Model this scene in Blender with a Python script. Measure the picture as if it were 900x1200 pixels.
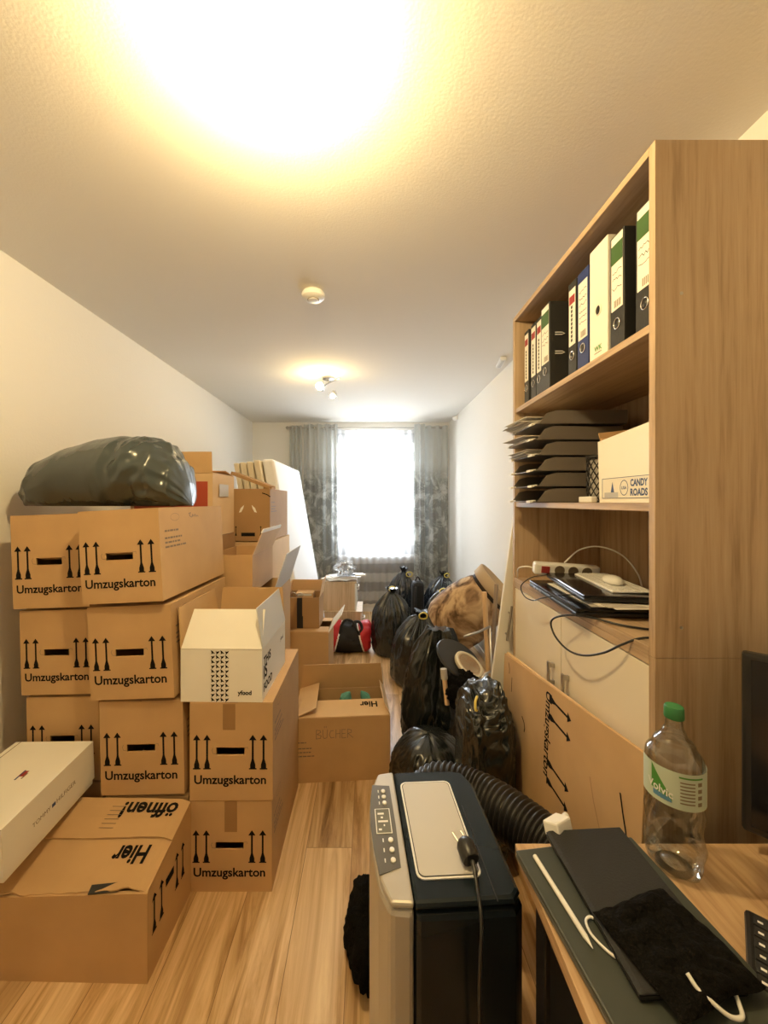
import bpy, bmesh, math, random
from mathutils import Vector, Matrix, Euler, noise

S = bpy.context.scene
for o in list(bpy.data.objects): bpy.data.objects.remove(o)
COL = S.collection
PI = math.pi
def R(d): return math.radians(d)

# ------------------------------------------------------------------ camera
cam = bpy.data.cameras.new('camera'); camo = bpy.data.objects.new('camera', cam); COL.objects.link(camo)
camo.location = (0, 0, 1.45); camo.rotation_euler = (R(90), 0, 0)
cam.sensor_fit = 'VERTICAL'; cam.sensor_height = 36; cam.lens = 13.5
cam.shift_x = .015; cam.shift_y = -.01; cam.clip_start = .05
S.camera = camo
# ------------------------------------------------------------------ world / exposure
w = bpy.data.worlds.new('daylight'); S.world = w; w.use_nodes = True
bg = w.node_tree.nodes['Background']; bg.inputs[0].default_value = (.86, .94, 1, 1); bg.inputs[1].default_value = 14
S.view_settings.view_transform = 'Standard'; S.view_settings.look = 'None'
S.view_settings.gamma = 1; S.view_settings.exposure = .12; S.view_settings.use_curve_mapping = False
S.cycles.max_bounces = 9; S.cycles.diffuse_bounces = 6; S.cycles.glossy_bounces = 4; S.cycles.transparent_max_bounces = 12
S.cycles.sample_clamp_indirect = 6; S.cycles.caustics_reflective = False; S.cycles.caustics_refractive = False
S.cycles.use_denoising = True
def light(name, kind, loc, power, col, **k):
    l = bpy.data.lights.new(name, kind); l.energy = power; l.color = col
    o = bpy.data.objects.new(name, l); o.location = loc; COL.objects.link(o)
    for a, b in k.items():
        setattr(l, a, b)
    return o
# daylight that comes in through the window opening
dl = light('window_daylight', 'AREA', (.095, 5.42, 1.55), 270, (.88, .95, 1), shape='RECTANGLE', size=1.0, size_y=1.6)
dl.rotation_euler = (R(-90), 0, 0)
NEAR_BULB, FAR_BULB = 54, 11

# ------------------------------------------------------------------ materials
def new_mat(name):
    m = bpy.data.materials.new(name); m.use_nodes = True
    return m, m.node_tree.nodes, m.node_tree.links, m.node_tree.nodes['Principled BSDF']
def plain(name, col, rough=.5, metal=0, spec=.5, bump=0, bscale=200, var=0, vscale=6, trans=0, alpha=1, coat=0, ior=1.45):
    m, N, L, P = new_mat(name)
    P.inputs['Base Color'].default_value = (*col, 1); P.inputs['Roughness'].default_value = rough
    P.inputs['Metallic'].default_value = metal; P.inputs['Specular IOR Level'].default_value = spec
    P.inputs['Transmission Weight'].default_value = trans; P.inputs['Alpha'].default_value = alpha
    P.inputs['Coat Weight'].default_value = coat; P.inputs['IOR'].default_value = ior
    tc = N.new('ShaderNodeTexCoord')
    if bump:
        n = N.new('ShaderNodeTexNoise'); n.inputs['Scale'].default_value = bscale; n.inputs['Detail'].default_value = 4
        L.new(tc.outputs['Object'], n.inputs['Vector'])
        b = N.new('ShaderNodeBump'); b.inputs['Strength'].default_value = bump; b.inputs['Distance'].default_value = .01
        L.new(n.outputs[0], b.inputs['Height']); L.new(b.outputs[0], P.inputs['Normal'])
    if var:
        n = N.new('ShaderNodeTexNoise'); n.inputs['Scale'].default_value = vscale; n.inputs['Detail'].default_value = 5
        L.new(tc.outputs['Object'], n.inputs['Vector'])
        r = N.new('ShaderNodeValToRGB'); r.color_ramp.elements[0].position = .3; r.color_ramp.elements[1].position = .7
        r.color_ramp.elements[0].color = (*[c*(1-var) for c in col], 1); r.color_ramp.elements[1].color = (*[min(1, c*(1+var)) for c in col], 1)
        L.new(n.outputs[0], r.inputs[0]); L.new(r.outputs[0], P.inputs['Base Color'])
    return m
def emit(name, col, s):
    m, N, L, P = new_mat(name); P.inputs['Base Color'].default_value = (1, 1, 1, 1)
    P.inputs['Emission Color'].default_value = (*col, 1); P.inputs['Emission Strength'].default_value = s
    return m
def wood(name, c0, c1, c2, stretch=(30, 30, 1.6), rough=.5, scale=1.0, bump=.08):
    m, N, L, P = new_mat(name)
    tc = N.new('ShaderNodeTexCoord'); mp = N.new('ShaderNodeMapping'); mp.inputs['Scale'].default_value = stretch
    L.new(tc.outputs['Object'], mp.inputs['Vector'])
    n = N.new('ShaderNodeTexNoise'); n.inputs['Scale'].default_value = scale; n.inputs['Detail'].default_value = 9
    n.inputs['Roughness'].default_value = .62; n.inputs['Distortion'].default_value = .5
    L.new(mp.outputs[0], n.inputs['Vector'])
    mp2 = N.new('ShaderNodeMapping'); mp2.inputs['Scale'].default_value = tuple(s*6 for s in stretch); L.new(tc.outputs['Object'], mp2.inputs['Vector'])
    n2 = N.new('ShaderNodeTexNoise'); n2.inputs['Scale'].default_value = scale; n2.inputs['Detail'].default_value = 4
    L.new(mp2.outputs[0], n2.inputs['Vector'])
    ad = N.new('ShaderNodeMath'); ad.operation = 'MULTIPLY_ADD'; ad.inputs[1].default_value = .28; L.new(n2.outputs[0], ad.inputs[0]); L.new(n.outputs[0], ad.inputs[2])
    r = N.new('ShaderNodeValToRGB'); e = r.color_ramp.elements
    e[0].position = .44; e[0].color = (*c0, 1); e[1].position = .84; e[1].color = (*c2, 1)
    k = e.new(.62); k.color = (*c1, 1)
    L.new(ad.outputs[0], r.inputs[0]); L.new(r.outputs[0], P.inputs['Base Color']); P.inputs['Roughness'].default_value = rough
    b = N.new('ShaderNodeBump'); b.inputs['Strength'].default_value = bump; b.inputs['Distance'].default_value = .004
    L.new(ad.outputs[0], b.inputs['Height']); L.new(b.outputs[0], P.inputs['Normal'])
    return m
def floor_mat():
    m, N, L, P = new_mat('laminate')
    tc = N.new('ShaderNodeTexCoord'); mp = N.new('ShaderNodeMapping'); mp.inputs['Rotation'].default_value = (0, 0, R(90)); mp.inputs['Location'].default_value = (.33, .07, 0)
    L.new(tc.outputs['Object'], mp.inputs['Vector'])
    br = N.new('ShaderNodeTexBrick'); br.inputs['Scale'].default_value = 1; br.inputs['Brick Width'].default_value = 1.28; br.inputs['Row Height'].default_value = .19
    br.inputs['Mortar Size'].default_value = .0012; br.offset = .37; br.inputs['Bias'].default_value = 0
    br.inputs['Color1'].default_value = (.0, .0, .0, 1); br.inputs['Color2'].default_value = (1, 1, 1, 1); br.inputs['Mortar'].default_value = (.5, .5, .5, 1)
    L.new(mp.outputs[0], br.inputs['Vector'])
    # per plank offset of the grain
    mul = N.new('ShaderNodeVectorMath'); mul.operation = 'SCALE'; mul.inputs['Scale'].default_value = 7; L.new(br.outputs['Color'], mul.inputs[0])
    g = N.new('ShaderNodeMapping'); g.inputs['Scale'].default_value = (15, 1.15, 1); L.new(tc.outputs['Object'], g.inputs['Vector'])
    add = N.new('ShaderNodeVectorMath'); L.new(g.outputs[0], add.inputs[0]); L.new(mul.outputs[0], add.inputs[1])
    n = N.new('ShaderNodeTexNoise'); n.inputs['Scale'].default_value = 1; n.inputs['Detail'].default_value = 10; n.inputs['Roughness'].default_value = .66; n.inputs['Distortion'].default_value = 1.1
    L.new(add.outputs[0], n.inputs['Vector'])
    r = N.new('ShaderNodeValToRGB'); e = r.color_ramp.elements
    e[0].position = .27; e[0].color = (.20, .105, .04, 1); e[1].position = .76; e[1].color = (.93, .74, .47, 1)
    k = e.new(.40); k.color = (.42, .25, .11, 1); k = e.new(.49); k.color = (.60, .395, .20, 1); k = e.new(.60); k.color = (.75, .54, .31, 1)
    L.new(n.outputs[0], r.inputs[0])
    v = N.new('ShaderNodeMapRange'); v.inputs['To Min'].default_value = .84; v.inputs['To Max'].default_value = 1.10; L.new(br.outputs['Color'], v.inputs['Value'])
    hs = N.new('ShaderNodeHueSaturation'); L.new(v.outputs[0], hs.inputs['Value']); L.new(r.outputs[0], hs.inputs['Color'])
    mx = N.new('ShaderNodeMix'); mx.data_type = 'RGBA'; mx.inputs['B'].default_value = (.25, .14, .06, 1)
    L.new(br.outputs['Fac'], mx.inputs['Factor']); L.new(hs.outputs[0], mx.inputs['A'])
    L.new(mx.outputs['Result'], P.inputs['Base Color']); P.inputs['Roughness'].default_value = .42
    b = N.new('ShaderNodeBump'); b.inputs['Strength'].default_value = .1; b.inputs['Distance'].default_value = .003
    L.new(n.outputs[0], b.inputs['Height']); L.new(b.outputs[0], P.inputs['Normal'])
    return m
def bag_mat(name, col, rough=.22, fine=1.0):
    m, N, L, P = new_mat(name)
    P.inputs['Base Color'].default_value = (*col, 1); P.inputs['Roughness'].default_value = rough; P.inputs['Specular IOR Level'].default_value = .75
    tc = N.new('ShaderNodeTexCoord'); mp = N.new('ShaderNodeMapping'); mp.inputs['Scale'].default_value = (6.5, 6.5, 5.5); L.new(tc.outputs['Object'], mp.inputs['Vector'])
    n = N.new('ShaderNodeTexNoise'); n.noise_type = 'RIDGED_MULTIFRACTAL'; n.inputs['Scale'].default_value = 1; n.inputs['Detail'].default_value = 3; n.inputs['Distortion'].default_value = 1.3
    L.new(mp.outputs[0], n.inputs['Vector'])
    b = N.new('ShaderNodeBump'); b.inputs['Strength'].default_value = .42*fine; b.inputs['Distance'].default_value = .012
    L.new(n.outputs[0], b.inputs['Height']); L.new(b.outputs[0], P.inputs['Normal'])
    return m
def curtain_mat():
    # grey satin curtain with a printed pattern of darker trees
    m, N, L, P = new_mat('grey_satin_print')
    tc = N.new('ShaderNodeTexCoord'); mp = N.new('ShaderNodeMapping'); mp.inputs['Scale'].default_value = (5.5, 1, 4.5); L.new(tc.outputs['Object'], mp.inputs['Vector'])
    n = N.new('ShaderNodeTexNoise'); n.inputs['Scale'].default_value = 1.3; n.inputs['Detail'].default_value = 9; n.inputs['Roughness'].default_value = .72; n.inputs['Distortion'].default_value = .7
    L.new(mp.outputs[0], n.inputs['Vector'])
    r = N.new('ShaderNodeValToRGB'); e = r.color_ramp.elements
    e[0].position = .46; e[0].color = (.27, .28, .27, 1); e[1].position = .58; e[1].color = (.60, .62, .61, 1)
    L.new(n.outputs[0], r.inputs[0])
    sx = N.new('ShaderNodeSeparateXYZ'); L.new(tc.outputs['Object'], sx.inputs[0])
    mr = N.new('ShaderNodeMapRange'); mr.inputs['From Min'].default_value = -.75; mr.inputs['From Max'].default_value = -.5; L.new(sx.outputs['Z'], mr.inputs['Value'])
    mx = N.new('ShaderNodeMix'); mx.data_type = 'RGBA'; mx.inputs['B'].default_value = (.60, .62, .61, 1)
    L.new(mr.outputs[0], mx.inputs['Factor']); L.new(r.outputs[0], mx.inputs['A']); L.new(mx.outputs['Result'], P.inputs['Base Color'])
    P.inputs['Roughness'].default_value = .42
    t = N.new('ShaderNodeBsdfTranslucent'); L.new(mx.outputs['Result'], t.inputs[0])
    ms = N.new('ShaderNodeMixShader'); ms.inputs[0].default_value = .28; L.new(P.outputs[0], ms.inputs[1]); L.new(t.outputs[0], ms.inputs[2])
    L.new(ms.outputs[0], N['Material Output'].inputs[0])
    return m
def sheer_mat():
    m, N, L, P = new_mat('sheer')
    tc = N.new('ShaderNodeTexCoord'); sx = N.new('ShaderNodeSeparateXYZ'); L.new(tc.outputs['Object'], sx.inputs[0])
    wv = N.new('ShaderNodeTexWave'); wv.bands_direction = 'Z'; wv.inputs['Scale'].default_value = 1.3; wv.inputs['Distortion'].default_value = .9; wv.inputs['Detail'].default_value = 2; wv.inputs['Detail Scale'].default_value = .7
    L.new(tc.outputs['Object'], wv.inputs['Vector'])
    r = N.new('ShaderNodeValToRGB'); e = r.color_ramp.elements
    e[0].position = .35; e[0].color = (.62, .62, .63, 1); e[1].position = .6; e[1].color = (.36, .36, .37, 1)
    L.new(wv.outputs[0], r.inputs[0])
    L.new(r.outputs[0], P.inputs['Base Color']); P.inputs['Roughness'].default_value = .8
    t = N.new('ShaderNodeBsdfTranslucent'); L.new(r.outputs[0], t.inputs[0])
    ms = N.new('ShaderNodeMixShader'); ms.inputs[0].default_value = .5; L.new(P.outputs[0], ms.inputs[1]); L.new(t.outputs[0], ms.inputs[2])
    tr = N.new('ShaderNodeBsdfTransparent'); m2 = N.new('ShaderNodeMixShader'); m2.inputs[0].default_value = .20
    L.new(ms.outputs[0], m2.inputs[1]); L.new(tr.outputs[0], m2.inputs[2]); L.new(m2.outputs[0], N['Material Output'].inputs[0])
    return m
def bin_mat():
    m, N, L, P = new_mat('bark_print_fabric')
    tc = N.new('ShaderNodeTexCoord'); mp = N.new('ShaderNodeMapping'); mp.inputs['Scale'].default_value = (7, 7, 3.2); mp.inputs['Rotation'].default_value = (.3, .9, 0); L.new(tc.outputs['Object'], mp.inputs['Vector'])
    n = N.new('ShaderNodeTexNoise'); n.inputs['Scale'].default_value = .8; n.inputs['Detail'].default_value = 7; n.inputs['Distortion'].default_value = 2.2; L.new(mp.outputs[0], n.inputs['Vector'])
    r = N.new('ShaderNodeValToRGB'); e = r.color_ramp.elements
    e[0].position = .38; e[0].color = (.085, .045, .02, 1); e[1].position = .60; e[1].color = (.58, .41, .23, 1)
    k = e.new(.47); k.color = (.30, .18, .09, 1)
    L.new(n.outputs[0], r.inputs[0]); L.new(r.outputs[0], P.inputs['Base Color']); P.inputs['Roughness'].default_value = .8
    return m

KRAFT = plain('kraft', (.56, .365, .185), .82, spec=.2, var=.07, vscale=5, bump=.03, bscale=60)
KRAFT2 = plain('kraft_pale', (.68, .475, .27), .8, spec=.2, var=.05, vscale=5)
KRAFT3 = plain('kraft_brown', (.40, .245, .12), .82, spec=.2, var=.06, vscale=5)
INK = plain('black_ink', (.010, .009, .009), .85, spec=.1)
INKG = plain('faded_ink', (.22, .17, .12), .8)
TAPE = plain('brown_tape', (.33, .19, .085), .3)
TAPEK = plain('black_tape', (.02, .02, .02), .35)
WCARD = plain('white_card', (.84, .82, .76), .6, var=.02)
WCARDG = plain('grey_white_card', (.6, .6, .59), .6)
WALLM = plain('wall_paint', (.80, .78, .73), .9, spec=.15, bump=.12, bscale=90)
CEILM = plain('ceiling_paint', (.76, .73, .67), .9, spec=.15, bump=.08, bscale=120)
FLOORM = floor_mat()
OAKV = wood('oak_upright', (.31, .21, .125), (.46, .33, .21), (.54, .405, .27), (34, 34, 1.5))
OAKH = wood('oak_along', (.31, .21, .125), (.46, .33, .21), (.55, .41, .27), (26, 1.3, 26))
OAKD = wood('oak_desk', (.34, .205, .10), (.52, .345, .19), (.62, .44, .26), (24, 1.5, 24))
OAKP = wood('oak_pale', (.42, .30, .18), (.56, .42, .27), (.66, .51, .35), (26, 26, 1.4))
CREAM = plain('cream_board', (.76, .68, .54), .45)
WHITE = plain('white_plastic', (.8, .8, .78), .4)
WGLOSS = plain('white_gloss', (.82, .82, .8), .25)
CHROME = plain('chrome', (.75, .75, .76), .18, metal=1)
STEEL = plain('brushed_steel', (.5, .48, .45), .35, metal=1)
BLACK = plain('black_plastic', (.015, .015, .016), .38)
BLACKM = plain('matt_black', (.014, .014, .015), .75, bump=.2, bscale=300)
BLACKG = plain('black_gloss', (.01, .01, .012), .12)
NAVY = plain('navy_housing', (.008, .013, .018), .2, spec=.35)
SILVER = plain('silver_housing', (.50, .47, .42), .34, metal=.35)
SILVERL = plain('pale_plate', (.55, .53, .49), .45, metal=.1)
PANELG = plain('panel_grey', (.095, .09, .08), .35)
LCD = plain('lcd', (.16, .165, .15), .15)
HOSE = plain('hose_black', (.018, .017, .016), .42)
BAG = bag_mat('bin_bag', (.010, .013, .0125), .26)
BAGN = bag_mat('bin_bag_navy', (.008, .013, .022), .2)
BAGB = bag_mat('bin_bag_slate', (.042, .055, .058), .27, .6)
YEL = plain('yellow_tie', (.75, .62, .14), .4)
CLOTHK = plain('black_cloth', (.007, .0065, .006), .95, bump=1, bscale=120, spec=.05)
FOAMW = plain('mattress_white', (.84, .85, .86), .85, bump=.25, bscale=35)
FOAMC = plain('foam_cream', (.74, .66, .50), .9, bump=.2, bscale=40)
RED = plain('red_nylon', (.48, .02, .03), .5)
REDC = plain('red_print', (.42, .07, .035), .6)
BNDK = plain('binder_black', (.022, .022, .021), .5, bump=.1, bscale=200)
BNDB = plain('binder_blue', (.02, .035, .14), .5)
BNDW = plain('binder_white', (.80, .77, .68), .5)
GREEN = plain('label_green', (.045, .11, .03), .5)
PAPER = plain('paper', (.78, .75, .68), .7)
PAPERG = plain('grey_paper', (.5, .47, .43), .7)
SMOKE = plain('smoked_plastic', (.17, .15, .13), .3, alpha=.88)
STICK = wood('broom_wood', (.45, .27, .12), (.62, .40, .2), (.7, .48, .27), (30, 30, 2))
BEECH = plain('pale_beech', (.72, .50, .30), .5)
CURT = curtain_mat(); SHEER = sheer_mat(); BARK = bin_mat()
def glass_mat(name, tint=(1, 1, 1), t=.9):
    m, N, L, P = new_mat(name)
    tr = N.new('ShaderNodeBsdfTransparent'); tr.inputs[0].default_value = (*tint, 1)
    g = N.new('ShaderNodeBsdfGlossy'); g.inputs['Roughness'].default_value = .05
    lw = N.new('ShaderNodeLayerWeight'); lw.inputs['Blend'].default_value = .3
    mr = N.new('ShaderNodeMapRange'); mr.inputs['To Min'].default_value = 1-t; mr.inputs['To Max'].default_value = .6; L.new(lw.outputs['Fresnel'], mr.inputs['Value'])
    ms = N.new('ShaderNodeMixShader'); L.new(mr.outputs[0], ms.inputs[0]); L.new(tr.outputs[0], ms.inputs[1]); L.new(g.outputs[0], ms.inputs[2])
    L.new(ms.outputs[0], N['Material Output'].inputs[0])
    return m
GLASS = glass_mat('window_glass'); PET = glass_mat('clear_bottle_plastic', (.96, .97, .95), .87); FILM = glass_mat('clear_film', (.85, .88, .92), .5)
LBL = plain('bottle_label', (.50, .58, .48), .5); LGRN = plain('label_leaf_green', (.07, .26, .05), .5); LBLUE = plain('label_blue', (.1, .25, .42), .5); CAP = plain('green_cap', (.03, .17, .06), .4)
TEAL = plain('teal_cloth', (.12, .38, .33), .6)
MAROON = plain('maroon', (.3, .03, .03), .6); BLUEP = plain('blue_print', (.05, .09, .22), .6)

# ------------------------------------------------------------------ mesh builder
_txt = {}
def text_geo(s, off=0):
    k = (s, off)
    if k in _txt: return _txt[k]
    c = bpy.data.curves.new('t', 'FONT'); c.body = s; c.size = 1; c.resolution_u = 3; c.offset = off
    o = bpy.data.objects.new('t', c)
    me = bpy.data.meshes.new_from_object(o)
    vs = [v.co.copy() for v in me.vertices]; fs = [tuple(p.vertices) for p in me.polygons]
    x0 = min(v.x for v in vs); x1 = max(v.x for v in vs)
    vs = [Vector((v.x-x0, v.y, 0)) for v in vs]
    bpy.data.objects.remove(o); bpy.data.curves.remove(c); bpy.data.meshes.remove(me)
    _txt[k] = (vs, fs, x1-x0)
    return _txt[k]
class MB:
    def __init__(s): s.v = []; s.f = []; s.m = []; s.mats = []
    def mi(s, mat):
        if mat not in s.mats: s.mats.append(mat)
        return s.mats.index(mat)
    def add(s, vs, fs, mat):
        b = len(s.v); i = s.mi(mat)
        s.v += [Vector(v) for v in vs]
        for f in fs: s.f.append(tuple(b+k for k in f)); s.m.append(i)
        return s
    def box(s, x0, y0, z0, x1, y1, z1, mat):
        vs = [(x0,y0,z0),(x1,y0,z0),(x1,y1,z0),(x0,y1,z0),(x0,y0,z1),(x1,y0,z1),(x1,y1,z1),(x0,y1,z1)]
        return s.add(vs, [(0,3,2,1),(4,5,6,7),(0,1,5,4),(1,2,6,5),(2,3,7,6),(3,0,4,7)], mat)
    def obox(s, c, size, mat, rot=(0,0,0)):
        M = Euler(rot).to_matrix(); c = Vector(c); h = [k/2 for k in size]
        vs = [c + M @ Vector((a*h[0], b*h[1], d*h[2])) for d in (-1,1) for a,b in ((-1,-1),(1,-1),(1,1),(-1,1))]
        return s.add(vs, [(0,3,2,1),(4,5,6,7),(0,1,5,4),(1,2,6,5),(2,3,7,6),(3,0,4,7)], mat)
    def hexa(s, vs, mat):   # 8 corners: bottom loop, top loop
        return s.add(vs, [(0,3,2,1),(4,5,6,7),(0,1,5,4),(1,2,6,5),(2,3,7,6),(3,0,4,7)], mat)
    def prism(s, pts, ext, mat):
        n = len(pts); e = Vector(ext); p = [Vector(q) for q in pts]
        return s.add(p + [q+e for q in p], [tuple(range(n-1,-1,-1)), tuple(range(n, 2*n))] + [(i, (i+1)%n, n+(i+1)%n, n+i) for i in range(n)], mat)
    def face(s, pts, mat): return s.add(pts, [tuple(range(len(pts)))], mat)
    def tube(s, path, r, mat, n=8, caps=True):
        path = [Vector(p) for p in path]; m = len(path); vs = []; fs = []
        rr = r if callable(r) else (lambda t: r)
        up = Vector((0,0,1)); prev = None
        for i, p in enumerate(path):
            d = (path[min(i+1,m-1)] - path[max(i-1,0)]).normalized()
            if prev is None:
                a = d.cross(up)
                if a.length < .1: a = d.cross(Vector((1,0,0)))
            else: a = prev - d*prev.dot(d)
            a.normalize(); prev = a; b = d.cross(a); q = rr(i/max(1,m-1))
            for k in range(n):
                t = 2*PI*k/n; vs.append(p + a*math.cos(t)*q + b*math.sin(t)*q)
        for i in range(m-1):
            for k in range(n): fs.append((i*n+k, i*n+(k+1)%n, (i+1)*n+(k+1)%n, (i+1)*n+k))
        if caps: fs.append(tuple(range(n-1,-1,-1))); fs.append(tuple((m-1)*n+k for k in range(n)))
        return s.add(vs, fs, mat)
    def lathe(s, prof, c, mat, n=32, M=None, sx=1, sy=1):
        c = Vector(c); vs = []; fs = []; m = len(prof)
        for r, z in prof:
            for k in range(n):
                t = 2*PI*k/n; v = Vector((math.cos(t)*r*sx, math.sin(t)*r*sy, z))
                vs.append(c + (M @ v if M else v))
        for i in range(m-1):
            for k in range(n): fs.append((i*n+k, i*n+(k+1)%n, (i+1)*n+(k+1)%n, (i+1)*n+k))
        if prof[0][0] > 1e-5: fs.append(tuple(range(n-1,-1,-1)))
        if prof[-1][0] > 1e-5: fs.append(tuple((m-1)*n+k for k in range(n)))
        return s.add(vs, fs, mat)
    def text(s, t, o, xd, yd, w, mat, off=.012, h=None):   # o: lower left, xd/yd: directions, w: width
        vs, fs, tw = text_geo(t, off); o = Vector(o); xd = Vector(xd).normalized(); yd = Vector(yd).normalized(); k = w/tw; kh = h if h else k
        return s.add([o + xd*v.x*k + yd*v.y*kh for v in vs], fs, mat)
    def ribbon(s, pts, o, xd, yd, wd, mat):   # a pen stroke: 2-D points on the plane o, xd, yd
        o = Vector(o); xd = Vector(xd).normalized(); yd = Vector(yd).normalized()
        for a, b in zip(pts[:-1], pts[1:]):
            a = Vector(a).to_2d(); b = Vector(b).to_2d(); d = b-a
            if d.length < 1e-6: continue
            d.normalize(); q = Vector((-d.y, d.x))*wd/2
            P_ = [a-q-d*wd*.3, b-q+d*wd*.3, b+q+d*wd*.3, a+q-d*wd*.3]
            s.face([o + xd*p.x + yd*p.y for p in P_], mat)
        return s
    def xf(s, M): s.v = [M @ v for v in s.v]; return s
    def build(s, name, parent=None, smooth=False, bevel=0, origin=None, loc=None, rot=None, subsurf=0):
        me = bpy.data.meshes.new(name)
        og = Vector(origin) if origin else Vector((0,0,0))
        me.from_pydata([tuple(v-og) for v in s.v], [], s.f)
        for m in s.mats: me.materials.append(m)
        for p, i in zip(me.polygons, s.m): p.material_index = i
        if smooth:
            for p in me.polygons: p.use_smooth = True
        me.update()
        o = bpy.data.objects.new(name, me); COL.objects.link(o)
        if parent: o.parent = parent
        if origin: o.location = og
        if loc: o.location = loc
        if rot: o.rotation_euler = rot
        if smooth == 'auto':
            md = o.modifiers.new('e', 'EDGE_SPLIT'); md.split_angle = R(38)
        if bevel:
            md = o.modifiers.new('b', 'BEVEL'); md.width = bevel; md.segments = 2; md.limit_method = 'ANGLE'; md.angle_limit = R(50)
        return o
def tag(o, label, cat, group=None):
    o['label'] = label; o['category'] = cat
    if group: o['group'] = group
    return o
def thing(name, label, cat, loc=(0,0,0), rot=(0,0,0), group=None):
    o = bpy.data.objects.new(name, None); COL.objects.link(o); o.location = loc; o.rotation_euler = rot; o.empty_display_size = .1
    return tag(o, label, cat, group)
def struct(o): o['kind'] = 'structure'; return o
def smooth_path(pts, n=8):
    pts = [Vector(p) for p in pts]; out = []
    P = [pts[0]*2-pts[1]] + pts + [pts[-1]*2-pts[-2]]
    for i in range(1, len(P)-2):
        for k in range(n):
            t = k/n; a, b, c, d = P[i-1:i+3]
            out.append(.5*((2*b) + (c-a)*t + (2*a-5*b+4*c-d)*t*t + (-a+3*b-3*c+d)*t**3))
    out.append(pts[-1]); return out

# ------------------------------------------------------------------ room shell
XL, XR, YB, YF, H = -1.535, 1.07, 5.08, -1.3, 2.5
WX0, WX1, WZ0, WZ1 = -.40, .59, .75, 2.33
struct(MB().box(XL-.1, YF-.1, -.1, XR+.1, YB+.3, 0, FLOORM).build('floor'))
struct(MB().box(XL-.1, YF-.1, H, XR+.1, YB+.3, H+.1, CEILM).build('ceiling'))
struct(MB().box(XL-.1, YF-.1, 0, XL, YB+.3, H, WALLM).build('wall_left'))
struct(MB().box(XR, YF-.1, 0, XR+.1, YB+.3, H, WALLM).build('wall_right'))
struct(MB().box(XL, YF-.1, 0, XR, YF, H, WALLM).build('wall_near'))
m = MB()
m.box(XL, YB, 0, WX0, YB+.3, H, WALLM); m.box(WX1, YB, 0, XR, YB+.3, H, WALLM)
m.box(WX0, YB, 0, WX1, YB+.3, WZ0, WALLM); m.box(WX0, YB, WZ1, WX1, YB+.3, H, WALLM)
struct(m.build('wall_far'))
wn = bpy.data.objects.new('window_1', None); COL.objects.link(wn); wn['kind'] = 'structure'
m = MB(); y0, y1 = YB+.14, YB+.20; fw = .055
def wframe(m, a, b, c, d, q=fw):
    m.box(a, y0, c, a+q, y1, d, WGLOSS); m.box(b-q, y0, c, b, y1, d, WGLOSS); m.box(a+q, y0, c, b-q, y1, c+q, WGLOSS); m.box(a+q, y0, d-q, b-q, y1, d, WGLOSS)
wframe(m, WX0, WX1, WZ0, WZ1); m.build('window_frame', wn, bevel=.006)
m = MB(); y0, y1 = YB+.12, YB+.18; mid = (WX0+WX1)/2
wframe(m, WX0+.05, mid, WZ0+.05, WZ1-.05, .05); m.build('sash', wn, bevel=.006)
m = MB(); wframe(m, mid, WX1-.05, WZ0+.05, WZ1-.05, .05); m.build('sash', wn, bevel=.006)
MB().box(WX0+.1, YB+.15, WZ0+.1, mid-.05, YB+.155, WZ1-.1, GLASS).build('pane', wn)
MB().box(mid+.05, YB+.15, WZ0+.1, WX1-.1, YB+.155, WZ1-.1, GLASS).build('pane', wn)
MB().box(WX0-.04, YB-.05, WZ0-.025, WX1+.04, YB+.14, WZ0, WGLOSS).build('window_sill', wn, bevel=.004)
for nm, a, b in (('baseboard_left', (XL, YF, 0), (XL+.012, YB, .06)), ('baseboard_right', (XR-.012, 1.76, 0), (XR, YB, .06)), ('baseboard_far', (XL+.012, YB-.012, 0), (XR-.012, YB, .06))):
    struct(MB().box(*a, *b, WGLOSS).build(nm))

# ------------------------------------------------------------------ bookcase on the right
BX0, BX1, BY0, BY1 = .66, 1.055, .885, 1.757; T = .02; BZ = 2.285
bc = thing('bookcase', 'tall oak veneer bookcase with open shelves above two cream doors', 'bookcase', (BX0, BY0, 0))
bc0 = Vector((BX0, BY0, 0)); bd = BX1-BX0; bw = BY1-BY0
def bpart(name, mat, *bx, bevel=.0015, parent=bc, label=None):
    o = MB().box(*bx, mat).build(name, parent, bevel=bevel)
    if label: o['label'] = label
    return o
bpart('side_panel', OAKV, 0, 0, 0, bd, T, 1.088); bpart('side_panel', OAKV, 0, 0, 1.0885, bd, T, BZ)
bpart('side_panel', OAKV, 0, bw-T, 0, bd, bw, 1.088); bpart('side_panel', OAKV, 0, bw-T, 1.0885, bd, bw, BZ)
bpart('top_board', OAKH, 0, T, BZ-T, bd, bw-T, BZ)
bpart('shelf_board', OAKH, .004, T, 1.850, bd-.01, bw-T, 1.870)
bpart('shelf_board', OAKH, .004, T, 1.427, bd-.01, bw-T, 1.447)
bpart('shelf_board', OAKH, 0, T, 1.0885, bd-.01, bw-T, 1.108)
bpart('shelf_board', OAKH, 0, T, 1.066, bd-.01, bw-T, 1.088)
bpart('shelf_board', OAKH, .02, T, .06, bd-.01, bw-T, .08)
bpart('plinth', OAKH, .03, T, 0, .045, bw-T, .06)
bpart('back_panel', OAKV, bd-.01, T, .06, bd, bw-T, BZ-T)
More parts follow.
